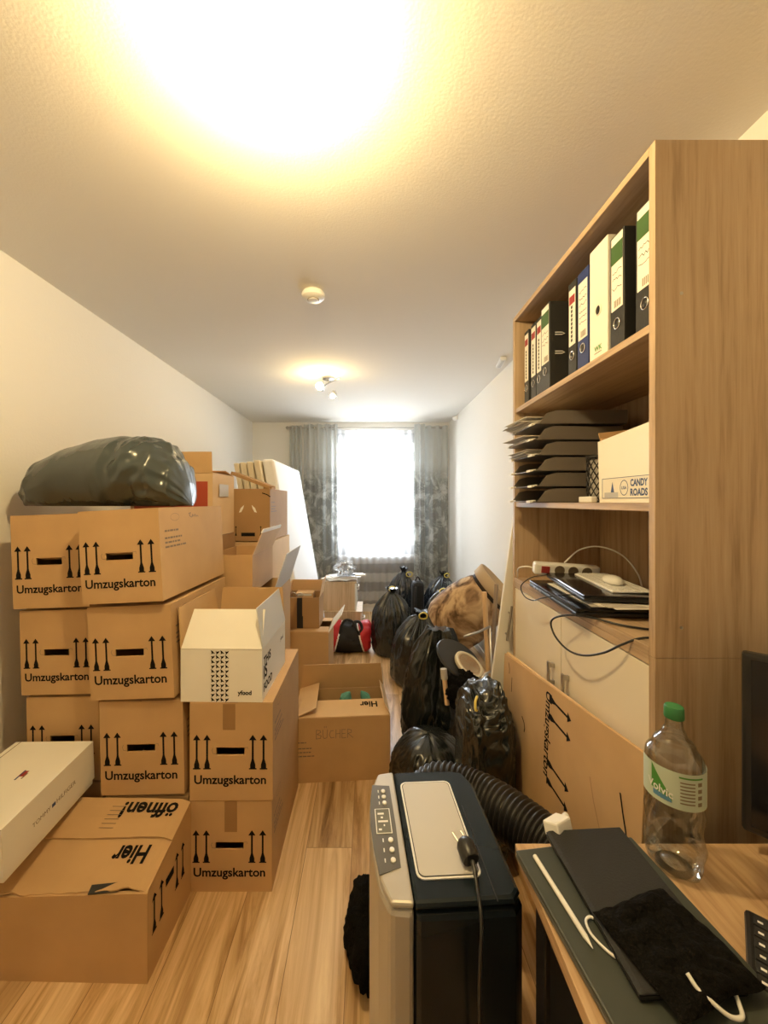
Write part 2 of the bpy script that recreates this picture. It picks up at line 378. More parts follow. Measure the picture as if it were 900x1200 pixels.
for a, b, hy in ((T+.002, bw/2-.0015, bw/2-.05), (bw/2+.0015, bw-T-.002, bw/2+.05)):
    d = bpart('door', CREAM, .002, a, .064, .02, b, 1.062, label='cream door')
    h = MB(); h.box(-.018, hy-.005, .86, .002, hy+.005, .875, STEEL); h.box(-.018, hy-.005, .80, .002, hy+.005, .815, STEEL); h.box(-.022, hy-.006, .795, -.014, hy+.006, .88, STEEL)
    h.build('door_handle', d, bevel=.001)['label'] = 'small metal door handle'
for z in (1.93, 1.16): MB().lathe([(.004, 0), (.004, .0008)], (.06, -.0009, z), STEEL, 10, Euler((R(90),0,0)).to_matrix()).build('screw_cap', bc)

# binders on the top shelf: (px left, px right of spine) converted once to a span along the shelf
def binder(ya, yb, h, mat, x0, label, kind, hole_z=.075, lab=None, tilt=0, depth=.285):
    t = thing('binder', label, 'binder', (x0, ya, 1.8705), (tilt, 0, 0), 'binders on the top shelf')
    wd = yb-ya; m = MB()
    m.box(0, 0, 0, .003, wd, h, mat); m.box(.003, 0, 0, depth, .0025, h, mat); m.box(.003, wd-.0025, 0, depth, wd, h, mat)
    m.build('cover', t, bevel=.001)
    MB().box(.02, .006, .004, depth-.03, wd-.006, h-.025, PAPER).build('paper_stack', t)
    # finger ring on the spine
    path = [(-.0015, wd/2+math.cos(a)*min(.0125, wd*.28), hole_z+math.sin(a)*.0145) for a in [2*PI*k/20 for k in range(21)]]
    m = MB().tube(path, .0018, CHROME if kind != 'white' else BNDW, 6, False)
    m.prism([(-.0012, p[1], p[2]) for p in path[:-1]], (.001, 0, 0), BLACK); m.build('finger_ring', t, smooth=True)
    if lab:
        z0, z1, band = lab; m = MB(); a, b = wd*.1, wd*.9
        m.box(-.001, a, z0, 0, b, z1, PAPER)
        if band == 'green':
            m.box(-.0014, a, z1-.075, -.0008, b, z1-.022, GREEN)
            zz = z1-.09
        elif band == 'red': m.box(-.0014, a+.003, z1-.05, -.0008, b-.003, z1-.022, MAROON); zz = z1-.06
        else: zz = z1-.02
        rnd = random.Random(int(ya*1000))
        if band == 'red':
            for k in range(9): m.box(-.0014, wd*.45, z0+.012+k*.014, -.0008, wd*.62, z0+.022+k*.014, INK)
        else:
            z = zz-.01
            while z > z0+.05:
                pts = [(x_, z+rnd.uniform(-.004, .005)) for x_ in [a+.004+(b-a-.01)*q/7 for q in range(8)]]
                m.ribbon([(wd-p[0], p[1]) for p in pts], (-.0015, wd, 0), (0,-1,0), (0,0,1), .0016, INK); z -= rnd.uniform(.014, .026)
            for k in range(5): m.box(-.0014, a+.008+k*.006, z0+.006, -.0008, a+.008+k*.006+.003, z0+.026, INKG)
        m.build('spine_label', t)
    return t
binder(.925, .992, .325, BNDK, .69, 'black ring binder with green-banded spine label beside the near side of the shelf', 'k', lab=(.115, .32, 'green'))
binder(1.036, 1.096, .325, BNDK, .69, 'black ring binder with green-banded label next to the wide white binder', 'k', lab=(.115, .32, 'green'))
t = binder(1.108, 1.198, .352, BNDW, .69, 'wide white ring binder with a green logo low on its spine', 'white', hole_z=.155)
m = MB(); m.text('WK', (-.0006, .065, .035), (0,-1,0), (0,0,1), .038, LGRN, .03); m.box(-.0006, .03, .028, 0, .065, .030, INKG); m.build('logo', t)
m = MB(); m.box(.012, -.0008, .10, .04, 0, .20, GREEN); m.box(.012, -.0012, .135, .04, 0, .155, plain('orange_strip', (.6,.2,.08), .5)); m.build('side_sticker', t)
binder(1.205, 1.268, .325, BNDB, .69, 'blue ring binder with a large white spine label', 'b', lab=(.105, .29, None))
binder(1.276, 1.326, .325, BNDK, .69, 'narrow black ring binder with a red mark on its white label beside the blue binder', 'k', lab=(.11, .30, 'red'))
t = binder(1.425, 1.497, .325, BNDK, .672, 'black ring binder pulled slightly forward with its rivets showing on the side', 'k', lab=(.105, .32, 'green'))
for z in (.13, .20): MB().tube([(.02, -.001, z), (.045, -.002, z), (.055, -.001, z+.004), (.045, -.002, z+.008), (.02, -.001, z+.008)], .0018, WHITE, 6).build('rivet', t)
binder(1.530, 1.578, .325, BNDK, .69, 'narrow black ring binder with pale label right behind the one pulled forward', 'k', lab=(.105, .31, 'red'))
binder(1.583, 1.632, .325, BNDK, .69, 'narrow black ring binder second from the far side of the shelf', 'k', lab=(.105, .31, 'red'))
binder(1.655, 1.700, .325, BNDK, .69, 'narrow black ring binder against the far side of the shelf', 'k', lab=(.105, .31, 'red'))

# letter trays
for i in range(6):
    z = 1.4475+i*.058; x0 = .615+(.006 if i % 2 else 0); y0, y1 = 1.425, 1.69
    t = thing('letter_tray', ['lowest smoked grey letter tray standing on the shelf board', 'second letter tray from the bottom of the stack', 'third letter tray from the bottom of the stack', 'third letter tray from the top of the stack', 'second letter tray from the top of the stack', 'topmost smoked grey letter tray of the stack'][i], 'letter tray', (x0, y0, z), (0,0,R([0,1,-1,.5,1.5,-1.5][i])), 'stacked letter trays')
    m = MB(); wd = y1-y0-.012; L_ = .335
    m.box(0, 0, .002, L_, wd, .0045, SMOKE)
    for yy in (0, wd-.0025): m.prism([(.012, yy, .0045), (.04, yy, .042), (.075, yy, .052), (L_, yy, .052), (L_, yy, .0045)], (0, .0025, 0), SMOKE)
    m.box(L_-.0025, .0025, .0045, L_, wd-.0025, .052, SMOKE)
    m.build('tray', t, bevel=.0008)
    for yy in (.012, wd-.045): MB().prism([(-.012, yy, -.002), (.01, yy, .004), (.01, yy, .009), (-.012, yy, .006)], (0, .033, 0), WCARD).build('clip_foot', t)['label'] = 'pale front foot of the tray'
    if i > 2:
        m = MB(); rnd = random.Random(i)
        for k in range(4 if i < 5 else 7):
            m.obox((.13-.012*k*rnd.random(), wd/2, .007+.004*k), (.29, .20, .0012), PAPERG if k % 2 else PAPER, (0, R(rnd.uniform(-2,3) - (2 if i == 5 else 0)), R(rnd.uniform(-6,6))))
        tag(m.build('paper_stack', loc=(x0, y0, z), rot=(0,0,0)), ['', '', '', 'loose papers lying in the third letter tray from the top', 'loose papers lying in the second letter tray from the top', 'rumpled papers heaped in the topmost letter tray'][i], 'papers', 'papers in the letter trays')
# white snack box
t = thing('snack_box', 'open white cardboard box with blue printed band on the middle shelf', 'box', (.72, .935, 1.4475))
m = MB(); wx, wy, hz = .18, .262, .20; q = .004
m.box(0, 0, 0, wx, wy, q, WCARD)
m.hexa([(0,0,q),(q,0,q),(q,wy,q),(0,wy,q),(0,0,hz+.012),(q,0,hz+.012),(q,wy+.01,hz-.01),(0,wy+.01,hz-.01)], WCARD)
m.box(wx-q, 0, q, wx, wy, hz, WCARD); m.box(q, 0, q, wx-q, q, hz, WCARD); m.box(q, wy-q, q, wx-q, wy, hz, KRAFT)
m.box(.006, .006, q, wx-.006, wy-.006, .05, KRAFT3)
m.box(-.0008, .02, .012, 0, wy-.015, .072, PAPER)
for z in (.0125, .071): m.box(-.0014, .02, z, -.0006, wy-.015, z+.0015, BLUEP)
m.box(-.0014, wy-.0165, .0125, -.0006, wy-.015, .072, BLUEP); m.box(-.0014, .172, .015, -.0006, .235, .03, plain('print_pale', (.45,.46,.5), .6))
m.prism([(-.0014, .205, .03), (-.0014, .19, .03), (-.0014, .1975, .06)], (.0006,0,0), BLUEP)
m.text('CANDY', (-.0012, .120, .046), (0,-1,0), (0,0,1), .066, BLUEP, .04, h=.026); m.text('ROADS', (-.0012, .120, .020), (0,-1,0), (0,0,1), .066, BLUEP, .04, h=.026)
bp = [(math.cos(a)*.0165, math.sin(a)*.021) for a in [2*PI*k/16 for k in range(17)]]
m.ribbon(bp, (-.0013, .146, .042), (0,-1,0), (0,0,1), .0022, BLUEP); m.text('USA', (-.0012, .157, .038), (0,-1,0), (0,0,1), .022, BLUEP, .03)
m.build('body', t)
m = MB(); m.hexa([(wx-q,0,hz),(wx,0,hz),(wx,wy,hz),(wx-q,wy,hz),(wx-.03,0,hz+.05),(wx-.026,0,hz+.05),(wx-.026,wy-.02,hz+.035),(wx-.03,wy-.02,hz+.035)], KRAFT3)
m.build('flap', t)['label'] = 'brown inside of the rear flap'
m = MB(); m.hexa([(.004,wy-q,hz-.02),(wx,wy-q,hz-.01),(wx,wy,hz-.01),(.004,wy,hz-.02),(.01,wy+.02,hz+.02),(wx,wy+.03,hz+.04),(wx,wy+.034,hz+.04),(.01,wy+.024,hz+.02)], KRAFT3); m.build('flap', t)
# black mesh cup
t = thing('mesh_cup', 'black patterned pencil cup between the letter trays and the white snack box', 'cup', (.79, 1.30, 1.4475))
m = MB(); N_ = 14
for k in range(N_):
    for s_ in (1, -1):
        path = [(math.cos(a0)*.045, math.sin(a0)*.045, z) for a0, z in [(2*PI*k/N_ + s_*j*.25, .004+.15*j/8) for j in range(9)]]
        m.tube(path, .0022, BLACK, 5)
m.lathe([(0,0),(.046,0),(.046,.006),(.02,.006)], (0,0,0), BLACK, 24); m.lathe([(.044,.152),(.048,.150),(.048,.158),(.044,.158)], (0,0,0), BLACK, 24)
m.build('cup_wall', t, smooth='auto')
MB().lathe([(.038, .007), (.038, .145), (0, .145)], (0,0,0), PAPERG, 20).build('inner_liner', t, smooth='auto')
m = MB(); m.box(.71, 1.225, 1.4475, .73, 1.30, 1.467, WHITE); tag(m.build('eraser', bevel=.003, origin=(.72, 1.26, 1.4475)), 'small pale block lying in front of the black mesh cup', 'eraser')

# electronics bay
def slab(name, label, cat, c, size, rz, mat, bevel=.004, group=None):
    t = thing(name, label, cat, c, (0,0,R(rz)), group); sx, sy, sz = size
    return t
t = thing('laptop', 'closed black laptop on the oak board above the cream doors, its corner sticking out', 'laptop', (.765, 1.33, 1.108), (0,0,R(-5)))
MB().box(-.135, -.21, .002, .135, .21, .016, BLACK).build('base', t, bevel=.004); MB().box(-.135, -.21, .0165, .135, .21, .027, BLACKG).build('lid', t, bevel=.004)
m = MB()
for k in range(3): m.box(-.1362, .08+k*.03, .006, -.1348, .1+k*.03, .012, STEEL)
m.build('port', t)
m = MB(); rnd = random.Random(3)
for k in range(5): m.obox((.80+.008*k, 1.30-.01*k, 1.137+.002*k), (.25, .34, .0015), PAPER if k % 2 == 0 else PAPERG, (R(rnd.uniform(-.6,.6)), R(rnd.uniform(-.8,.3)), R(rnd.uniform(-9,4))))
tag(m.build('paper_stack', origin=(.8, 1.3, 1.136)), 'loose papers sandwiched between the two laptops', 'papers')
t = thing('laptop', 'thin glossy black laptop lying on the papers below the white keyboard', 'laptop', (.80, 1.33, 1.149), (0,0,R(-9)))
MB().box(-.12, -.19, 0, .12, .19, .009, BLACK).build('base', t, bevel=.003); MB().box(-.12, -.19, .0092, .12, .19, .018, BLACKG).build('lid', t, bevel=.003)
t = thing('keyboard', 'slim white wireless keyboard lying on the upper laptop', 'keyboard', (.835, 1.33, 1.168), (0, R(-1.5), R(-8)))
MB().box(-.06, -.15, 0, .06, .15, .006, WHITE).build('base', t, bevel=.002)
for r_ in range(5):
    m = MB()
    for k in range(14): m.box(-.054+r_*.021, -.144+k*.0207, .006, -.037+r_*.021, -.127+k*.0207, .009, WGLOSS)
    m.build('key_row', t)
m = MB(); m.lathe([(.0001, 0), (.026, .001), (.0285, .006), (.027, .014), (.020, .021), (.010, .0245), (.0001, .0255)], (0,0,0), WGLOSS, 28, sx=1, sy=1.8)
tag(m.build('computer_mouse', smooth=True, loc=(.82, 1.29, 1.178), rot=(0,0,R(-12))), 'white computer mouse resting on the white keyboard', 'computer mouse')
t = thing('power_strip', 'white power strip with a dark switch behind the laptops', 'power strip', (.80, 1.565, 1.150), (R(8), R(3), R(-7)))
MB().box(-.125, -.02, 0, .125, .02, .048, WHITE).build('housing', t, bevel=.007)
for k in range(3): MB().lathe([(.0185, 0), (.0195, .001), (.017, .0012), (.0165, -.0), (0, 0)], (-.03+k*.052, -.0203, .025), INKG, 24, Euler((R(90),0,0)).to_matrix()).build('socket', t)
MB().box(-.10, -.0225, .010, -.068, -.0195, .038, MAROON).build('switch', t, bevel=.001)['label'] = 'dark red rocker switch'
def cable(name, label, pts, r, mat, cat='cable', group=None, n=8):
    m = MB().tube(smooth_path(pts, n), r, mat, 8); return tag(m.build(name, smooth=True, origin=pts[0]), label, cat, group)
cable('cable', 'white cable arching up from the power strip to the shelf back', [(.80, 1.57, 1.20), (.85, 1.55, 1.255), (.90, 1.50, 1.275), (.95, 1.44, 1.25), (.98, 1.40, 1.19), (.99, 1.39, 1.14)], .003, WHITE)
cable('cable', 'white cable curling around the near end of the bay by the keyboard', [(.90, 1.2, 1.18), (.93, 1.12, 1.215), (.97, 1.03, 1.225), (1.0, .97, 1.20), (1.02, .95, 1.12)], .003, WHITE)
cable('cable', 'white cable curling down from the far end of the power strip', [(.685, 1.585, 1.175), (.66, 1.60, 1.18), (.64, 1.64, 1.165), (.655, 1.69, 1.12)], .003, WHITE)
cable('cable', 'black cable dangling in a loop from the board in front of the cream doors', [(.93, 1.03, 1.117), (.80, 1.0, 1.113), (.70, 1.04, 1.113), (.645, 1.12, 1.113), (.615, 1.20, 1.095), (.60, 1.26, 1.06), (.60, 1.24, 1.02), (.605, 1.17, 1.0), (.615, 1.10, 1.01), (.63, 1.03, 1.045), (.645, .975, 1.088), (.68, .95, 1.113), (.76, .94, 1.113)], .003, BLACK)
cable('cable', 'thin black cable draped over the corner of the lower laptop', [(.70, 1.50, 1.165), (.645, 1.52, 1.15), (.60, 1.51, 1.12), (.595, 1.47, 1.09), (.60, 1.40, 1.09), (.61, 1.34, 1.115), (.66, 1.26, 1.145), (.72, 1.2, 1.139)], .0022, BLACK)

# ------------------------------------------------------------------ moving boxes
def arrow(m, x, z, h, mat, o, xd, zd):
    o = Vector(o); xd = Vector(xd); zd = Vector(zd); s = h
    L = [(-.11,0),(.11,0),(.11,.035),(.075,.035),(.075,.14),(.035,.27),(.028,.31),(.028,.84),(.11,.84),(0,1),(-.11,.84),(-.028,.84),(-.028,.31),(-.035,.27),(-.075,.14),(-.075,.035),(-.11,.035)]
    m.face([o + xd*(x+a*s) + zd*(z+b*s) for a, b in L], mat)
def print_front(m, w, h, o=(0,-.0006,0), xd=(1,0,0), zd=(0,0,1), tape=False, arrows=True):
    o = Vector(o); X = Vector(xd); Z = Vector(zd)
    for fx in (.085, .21, .76, .89): arrow(m, w*fx, h*.32, h*.36, INK, o, X, Z)
    m.text('Umzugskarton', o + X*w*.055 + Z*h*.17, X, Z, w*.865, INK, .022)
def print_side(m, d, h, o, xd, mat=INKG, scribble=False):
    rnd = random.Random(7); o = Vector(o); X = Vector(xd); Z = Vector((0,0,1))
    for i, (z, L) in enumerate(((.74, .17), (.66, .22), (.61, .2), (.56, .26))):
        x = .06*d
        while x < (.06+L)*d:
            wl = rnd.uniform(.012, .035)*d*1.5
            m.face([o + X*x + Z*(z*h), o + X*(x+wl) + Z*(z*h), o + X*(x+wl) + Z*(z*h+.007), o + X*x + Z*(z*h+.007)], mat); x += wl+.004
    ell = [(d*.2+math.cos(a)*.032, h*.9+math.sin(a)*.014) for a in [2*PI*k/20 for k in range(21)]]
    m.ribbon(ell, o, X, Z, .0012, mat)
    if scribble:
        pts = [(d*.42, h*.9), (d*.40, h*.93), (d*.43, h*.94), (d*.41, h*.90), (d*.44, h*.88), (d*.46, h*.92), (d*.455, h*.885), (d*.48, h*.91), (d*.49, h*.885), (d*.50, h*.92), (d*.515, h*.885), (d*.53, h*.9), (d*.55, h*.885)]
        m.ribbon(pts, o, X, Z, .003, mat)
def tear(m, x0, x1, z, t, mat):   # curled hand-hole flap pushed inwards
    m.hexa([(x0, t, z), (x1, t, z), (x1, t+.002, z), (x0, t+.002, z), (x0, t+.03, z-.012), (x1, t+.03, z-.012), (x1, t+.03, z-.009), (x0, t+.03, z-.009)], mat)
def body(w, d, h, mat=KRAFT, hole=None, top=True, inner=None, pr=True, tape=None, side=None, scribble=False, skew=0):
    m = MB(); q = .005; inn = inner or mat
    m.box(0, 0, 0, w, d, q, mat)
    if hole:
        cx, cz, hw, hh = hole; x0, x1, z0, z1 = cx-hw/2, cx+hw/2, cz-hh/2, cz+hh/2
        m.box(0, 0, q, w, q, z0, mat); m.box(0, 0, z1, w, q, h, mat); m.box(0, 0, z0, x0, q, z1, mat); m.box(x1, 0, z0, w, q, z1, mat)
        tear(m, x0, x1, z1, q, mat)
        m.ribbon([(x0-.012, z1-.002), (x0-.016, z1-.010), (x0-.012, z0+.006), (x0, z0+.004)], (0,-.0006,0), (1,0,0), (0,0,1), .0015, INKG)
        m.ribbon([(x1, z1), (x1+.012, z1+.001), (x1+.013, z1-.006)], (0,-.0006,0), (1,0,0), (0,0,1), .0015, INKG)
    else: m.box(0, 0, q, w, q, h, mat)
    m.box(0, d-q, q, w, d, h, mat); m.box(0, q, q, q, d-q, h, mat); m.box(w-q, q, q, w, d-q, h, mat)
    if tape: m.box(w*tape[0], -.0007, h*tape[2], w*tape[1], 0, h-.0005, TAPE)
    if pr: print_front(m, w, h)
    if side: print_side(m, d, h, (w+.0006, 0, 0), (0,1,0), scribble=scribble)
    return m
def top_flaps(t, w, d, h, mat=KRAFT, tape=False):
    MB().box(0, .001, h+.0003, w/2-.001, d-.001, h+.0045, mat).build('flap', t); MB().box(w/2+.001, .001, h+.0003, w, d-.001, h+.0045, mat).build('flap', t)
    if tape: MB().box(w*.42, -.001, h+.0046, w*.58, d*.95, h+.0052, TAPE).build('tape', t)
def moving_box(label, loc, w=.31, d=.52, h=.352, rot=(0,0,0), side=True, scribble=False, tape=None, name='moving_box', group='printed moving boxes stacked on the left', contents=True, bare=False):
    t = thing(name, label, 'box', loc, rot, group)
    b = body(w, d, h-.005, KRAFT, None if bare else (w*.49, h*.5, w*.34, h*.078), tape=tape, side=side, scribble=scribble, pr=not bare)
    b.build('body', t)
    top_flaps(t, w, d, h-.005, tape=bool(tape))
    return t
# right-hand stack by the walkway
moving_box('lowest moving box of the taped stack standing on the floor by the walkway', (-.668, 1.428, 0), w=.308, d=.53, h=.342, tape=(.43, .58, .66))
moving_box('upper taped moving box directly under the open white carton', (-.664, 1.425, .343), w=.308, d=.52, h=.362, tape=(.4, .55, .73))
# middle stack (four high, leaning a little to the wall)
moving_box('bottom moving box of the middle stack, behind the flat floor carton', (-.985, 1.44, 0), w=.308, h=.345)
moving_box('second moving box from the bottom of the middle stack', (-1.0, 1.435, .352), w=.312, h=.35, rot=(0, R(-1.2), 0))
moving_box('third moving box from the bottom of the middle stack', (-1.03, 1.425, .712), w=.312, h=.345, rot=(0, R(-2.6), R(-1)))
moving_box('topmost moving box of the middle stack with a pencil scribble on its side', (-1.052, 1.41, 1.072), w=.303, d=.545, h=.342, rot=(0, R(-3), R(-2)), scribble=True)
# left stack against the wall
moving_box('bottom moving box of the stack against the wall', (-1.335, 1.52, 0), w=.285, d=.5, h=.34)
moving_box('second moving box from the bottom of the stack against the wall', (-1.345, 1.515, .347), w=.285, d=.5, h=.33, rot=(0, R(-1), 0))
moving_box('third moving box from the bottom of the stack against the wall', (-1.365, 1.51, .688), w=.29, d=.5, h=.332, rot=(0, R(-1.5), 0))
moving_box('topmost moving box of the stack against the wall under the grey bin bag', (-1.388, 1.50, 1.03), w=.298, d=.5, h=.365, rot=(0, R(-2), 0))

def open_box(name, label, loc, w, d, h, rot=(0,0,0), mat=KRAFT, inner=None, flaps=(), hole=None, pr=False, prints=None, group=None, side=False, tape=None, q=.004):
    """flaps: (side, length, angle from level-inward, material, label)"""
    t = thing(name, label, 'box', loc, rot, group)
    b = body(w, d, h, mat, hole, pr=pr, side=side, tape=tape)
    if prints: prints(b)
    b.build('body', t)
    for f in flaps:
        sd, L, ang, fm = f[:4]; a = R(ang); m = MB(); cx, sz = math.cos(a), math.sin(a)
        if sd in ('front', 'back'):
            y, s_ = (0, 1) if sd == 'front' else (d, -1); yo = y + s_*q*.5
            A = lambda u, v, e: (u, yo + s_*(v*cx - e*sz), h + .001 + v*sz + e*cx)
            U = w
        else:
            x, s_ = (0, 1) if sd == 'left' else (w, -1); xo = x + s_*q*.5
            A = lambda u, v, e: (xo + s_*(v*cx - e*sz), u, h + .001 + v*sz + e*cx)
            U = d
        tp = f[5] if len(f) > 5 else .008
        m.hexa([A(.002,0,0), A(U-.002,0,0), A(U-tp,L,0), A(tp,L,0), A(.002,0,q), A(U-.002,0,q), A(U-tp,L,q), A(tp,L,q)], fm)
        if len(f) > 6 and f[6]: f[6](m, A, U, L)
        o = m.build('flap', t)
        if len(f) > 4 and f[4]: o['label'] = f[4]
    return t
# white food carton, open, on top of the taped stack
yw, yd, yh = .305, .36, .195
def yprints(m):
    # the patterned tape strip on the front
    tapeW = plain('tape_white', (.80, .78, .72), .5)
    m.box(yw*.36, -.0012, 0, yw*.60, -.0003, yh+.001, tapeW)
    x0, x1 = yw*.365, yw*.595; n = 4; s_ = (x1-x0)/n; rows = int(yh/s_)
    for r_ in range(rows):
        for c_ in range(n):
            cx, cz = x0+s_*(c_+.5), s_*(r_+.5)
            k = (r_+c_) % 2; a0 = (.6 if k else 2.2)
            pts = [(cx+math.cos(a0+a)*s_*rr, cz+math.sin(a0+a)*s_*rr) for a, rr in ((0,.62),(.8,.2),(1.9,.45),(2.9,.18),(3.7,.6),(4.6,.22),(5.5,.3))]
            m.face([(min(max(p[0], x0), x1), -.0016, min(max(p[1], 0), yh)) for p in pts], INK)
    m.text('yfood', (yw*.70, -.0006, .028), (1,0,0), (0,0,1), .052, INK, .035)
    for i, s_ in enumerate(('THIS', 'IS', 'FOOD')):
        m.text(s_, (yw+.0006, .02, .125-.048*i), (0,1,0), (0,0,1), (.095, .045, .115)[i], INK, .03)
    m.text('yfood', (yw+.0006, .27, .13), (0,1,0), (0,0,1), .05, INK, .02)
def ring_print(m, A, U, L):
    for k in range(9):
        u = U*.05 + U*.9*k/9
        m.face([A(u, L*.55, -.0006), A(u+U*.03, L*.55, -.0006), A(u+U*.06, L*.9, -.0006), A(u+U*.03, L*.9, -.0006)], INK)
open_box('open_carton', 'open white cardboard carton with black patterned tape on top of the taped boxes', (-.700, 1.43, .7055), yw, yd, yh, rot=(0,0,R(-1)), mat=WCARD, prints=yprints,
    flaps=(('front', .15, 56, WCARD, 'white front flap folded half inwards', .012), ('left', .15, 97, KRAFT, 'brown inside of the standing flap', .02), ('right', .15, 80, WCARDG, 'grey-white standing flap with dark printing', .015, ring_print), ('back', .15, 92, KRAFT, 'brown inside of the rear flap', .012)))
# big flat carton on the floor with the writing on its flaps
fw_, fd_, fh_ = .62, .272, .30
def hier(m, A, U, L): pass
t = thing('floor_carton', 'large flattened-looking floor carton with worn closed flaps under the white shoe box', 'box', (-1.285, 1.165, 0), (0,0,R(-1.0)))
m = MB(); q = .005
# walls with a sagging front
zf, zb = .278, .335
m.box(0, 0, 0, fw_, fd_, q, KRAFT)
m.hexa([(0,0,q),(fw_,0,q),(fw_,q,q),(0,q,q),(0,-.004,zf-.03),(fw_+.004,-.006,zf),(fw_,q,zf),(0,q,zf-.03)], KRAFT)
m.box(0, fd_-q, q, fw_, fd_, zb, KRAFT)
m.hexa([(fw_-q,q,q),(fw_,q,q),(fw_,fd_-q,q),(fw_-q,fd_-q,q),(fw_-q,q,zf),(fw_,q,zf),(fw_,fd_-q,zb),(fw_-q,fd_-q,zb)], KRAFT)
m.hexa([(0,q,q),(q,q,q),(q,fd_-q,q),(0,fd_-q,q),(0,q,zf-.03),(q,q,zf-.03),(q,fd_-q,zb),(0,fd_-q,zb)], KRAFT)
for y in (.035, .075, .17, .21):   # arrows on the short side
    arrow(m, y, .12, .12, INK, (fw_+.0012, 0, 0), (0,1,0), (0,0,1))
m.face([(fw_+.001, .10, .19), (fw_+.001, .15, .19), (fw_+.001, .15, .215), (fw_+.001, .10, .215)], INK)
rnd = random.Random(5)
m.build('body', t)
def sag(u, v):  # top surface height of the front flap, u 0..1 along x, v 0..1 front to hinge-back
    return zf-.03+.03*u + (zb-zf+.03-.03*u)*v + .004*math.sin(u*9)*(1-v)
def flap_grid(name, ya, yb, lift, label, x1=fw_, jag=0, txt=None, notch=False):
    m = MB(); nx, ny = 40, 8; vs = []; fs = []
    def P(u, v):
        y = ya + (yb-ya)*v
        if jag: y += (1-v)*(.010*noise.noise(Vector((u*14, 3, 0))) + .006*math.sin(u*40)*noise.noise(Vector((u*5, 9, 0))))
        z = sag(u, max(0, min(1, y/fd_))) + lift + .003*noise.noise(Vector((u*5, v*2, 1)))
        z -= (max(0, u-.93)/.07)**2*.012
        return Vector((u*x1, y, z))
    for j in range(ny+1):
        for i in range(nx+1): vs.append(P(i/nx, j/ny))
    n0 = len(vs); vs += [v - Vector((0,0,.004)) for v in vs]
    for j in range(ny):
        for i in range(nx):
            a = j*(nx+1)+i
            fs.append((a, a+1, a+nx+2, a+nx+1)); fs.append((n0+a+nx+1, n0+a+nx+2, n0+a+1, n0+a))
    for i in range(nx): fs.append((i+n0, i+1+n0, i+1, i)); a = ny*(nx+1)+i; fs.append((a, a+1, a+1+n0, a+n0))
    for j in range(ny): a = j*(nx+1)+nx; fs.append((a, a+n0, a+n0+nx+1, a+nx+1))
    m.add(vs, fs, KRAFT)
    if txt:
        s_, cx, cy, wd, hh = txt; gv, gf, tw = text_geo(s_, .03); k = wd/tw   # letters read from the far side
        pts = []
        for g in gv:
            x = cx - g.x*k; y = cy - g.y*hh
            u = x/x1; v = (y-ya)/(yb-ya); p = P(u, max(0, min(1, v))); pts.append(Vector((x, y, p.z+.0012)))
        m.add(pts, [f[::-1] for f in gf], INK)
    if notch == 'bars':
        for k in range(6):
            y = ya+.028+k*.014
            m.obox((.375, y, sag(.375/x1, y/fd_)+lift+.0025), (.05, .0012, .001), INKG, (R(12), 0, 0))
    o = m.build(name, t)
    if label: o['label'] = label
flap_grid('flap', .0, .160, .006, 'front flap with worn edge and upside-down Hier', jag=1, txt=('Hier', .565, .118, .115, .075))
flap_grid('flap', .140, .270, .014, 'rear flap with upside-down öffnen!', txt=('öffnen!', .59, .252, .20, .072), notch='bars')
m = MB(); m.obox((.485, .006, .2795), (.085, .022, .004), BLACK, (R(22), R(-3), R(4))); m.build('hand_hole_shade', t)['label'] = 'black sliver for the shade in the hand hole at the front edge'  # no real opening: black slab paints the shade inside the hand hole
# shoe box on it
t = thing('shoe_box', 'white shoe box with small red and navy flag print on the floor carton', 'box', (-1.335, 1.095, .352), (R(3.0), 0, R(1.0)))
sw, sd_, sh = .29, .375, .165
shz = WCARD
m = MB(); m.box(.004, .004, 0, sw-.004, sd_-.004, sh-.02, shz)
m.build('body', t, bevel=.003)
m = MB(); m.box(0, 0, .02, sw, sd_, sh, shz)
for z_, y_, wd_ in ((0, .05, .10), (0, .09, .06)): pass
Z = sh+.0006
m.face([(.02, .02, Z), (.075, .02, Z), (.075, .105, Z), (.02, .105, Z)], PAPERG)
m.face([(.16, .20, Z), (.178, .20, Z), (.178, .225, Z), (.16, .225, Z)], MAROON); m.face([(.16, .185, Z), (.166, .185, Z), (.166, .228, Z), (.16, .228, Z)], BLUEP); m.face([(.178, .19, Z), (.183, .19, Z), (.183, .215, Z), (.178, .215, Z)], INKG)
m.face([(.05, .04, Z+.0003), (.055, .04, Z+.0003), (.125, .105, Z+.0003), (.12, .105, Z+.0003)], MAROON)
for k in range(5): m.face([(.09+.02*k, .05+.005*k, Z), (.093+.02*k, .05+.005*k, Z), (.10+.02*k, .085, Z), (.097+.02*k, .085, Z)], INKG)
m.face([(.018, .05, Z), (.021, .05, Z), (.021, sd_, Z), (.018, sd_, Z)], INKG)
m.text('TOMMY', (sw+.0006, .10, .075), (0,1,0), (0,0,1), .07, INKG, 0); m.text('HILFIGER', (sw+.0006, .195, .075), (0,1,0), (0,0,1), .085, INKG, 0)
m.face([(sw+.0006, .175, .075), (sw+.0006, .19, .075), (sw+.0006, .19, .087), (sw+.0006, .175, .087)], BLUEP)
m.build('lid', t, bevel=.003)

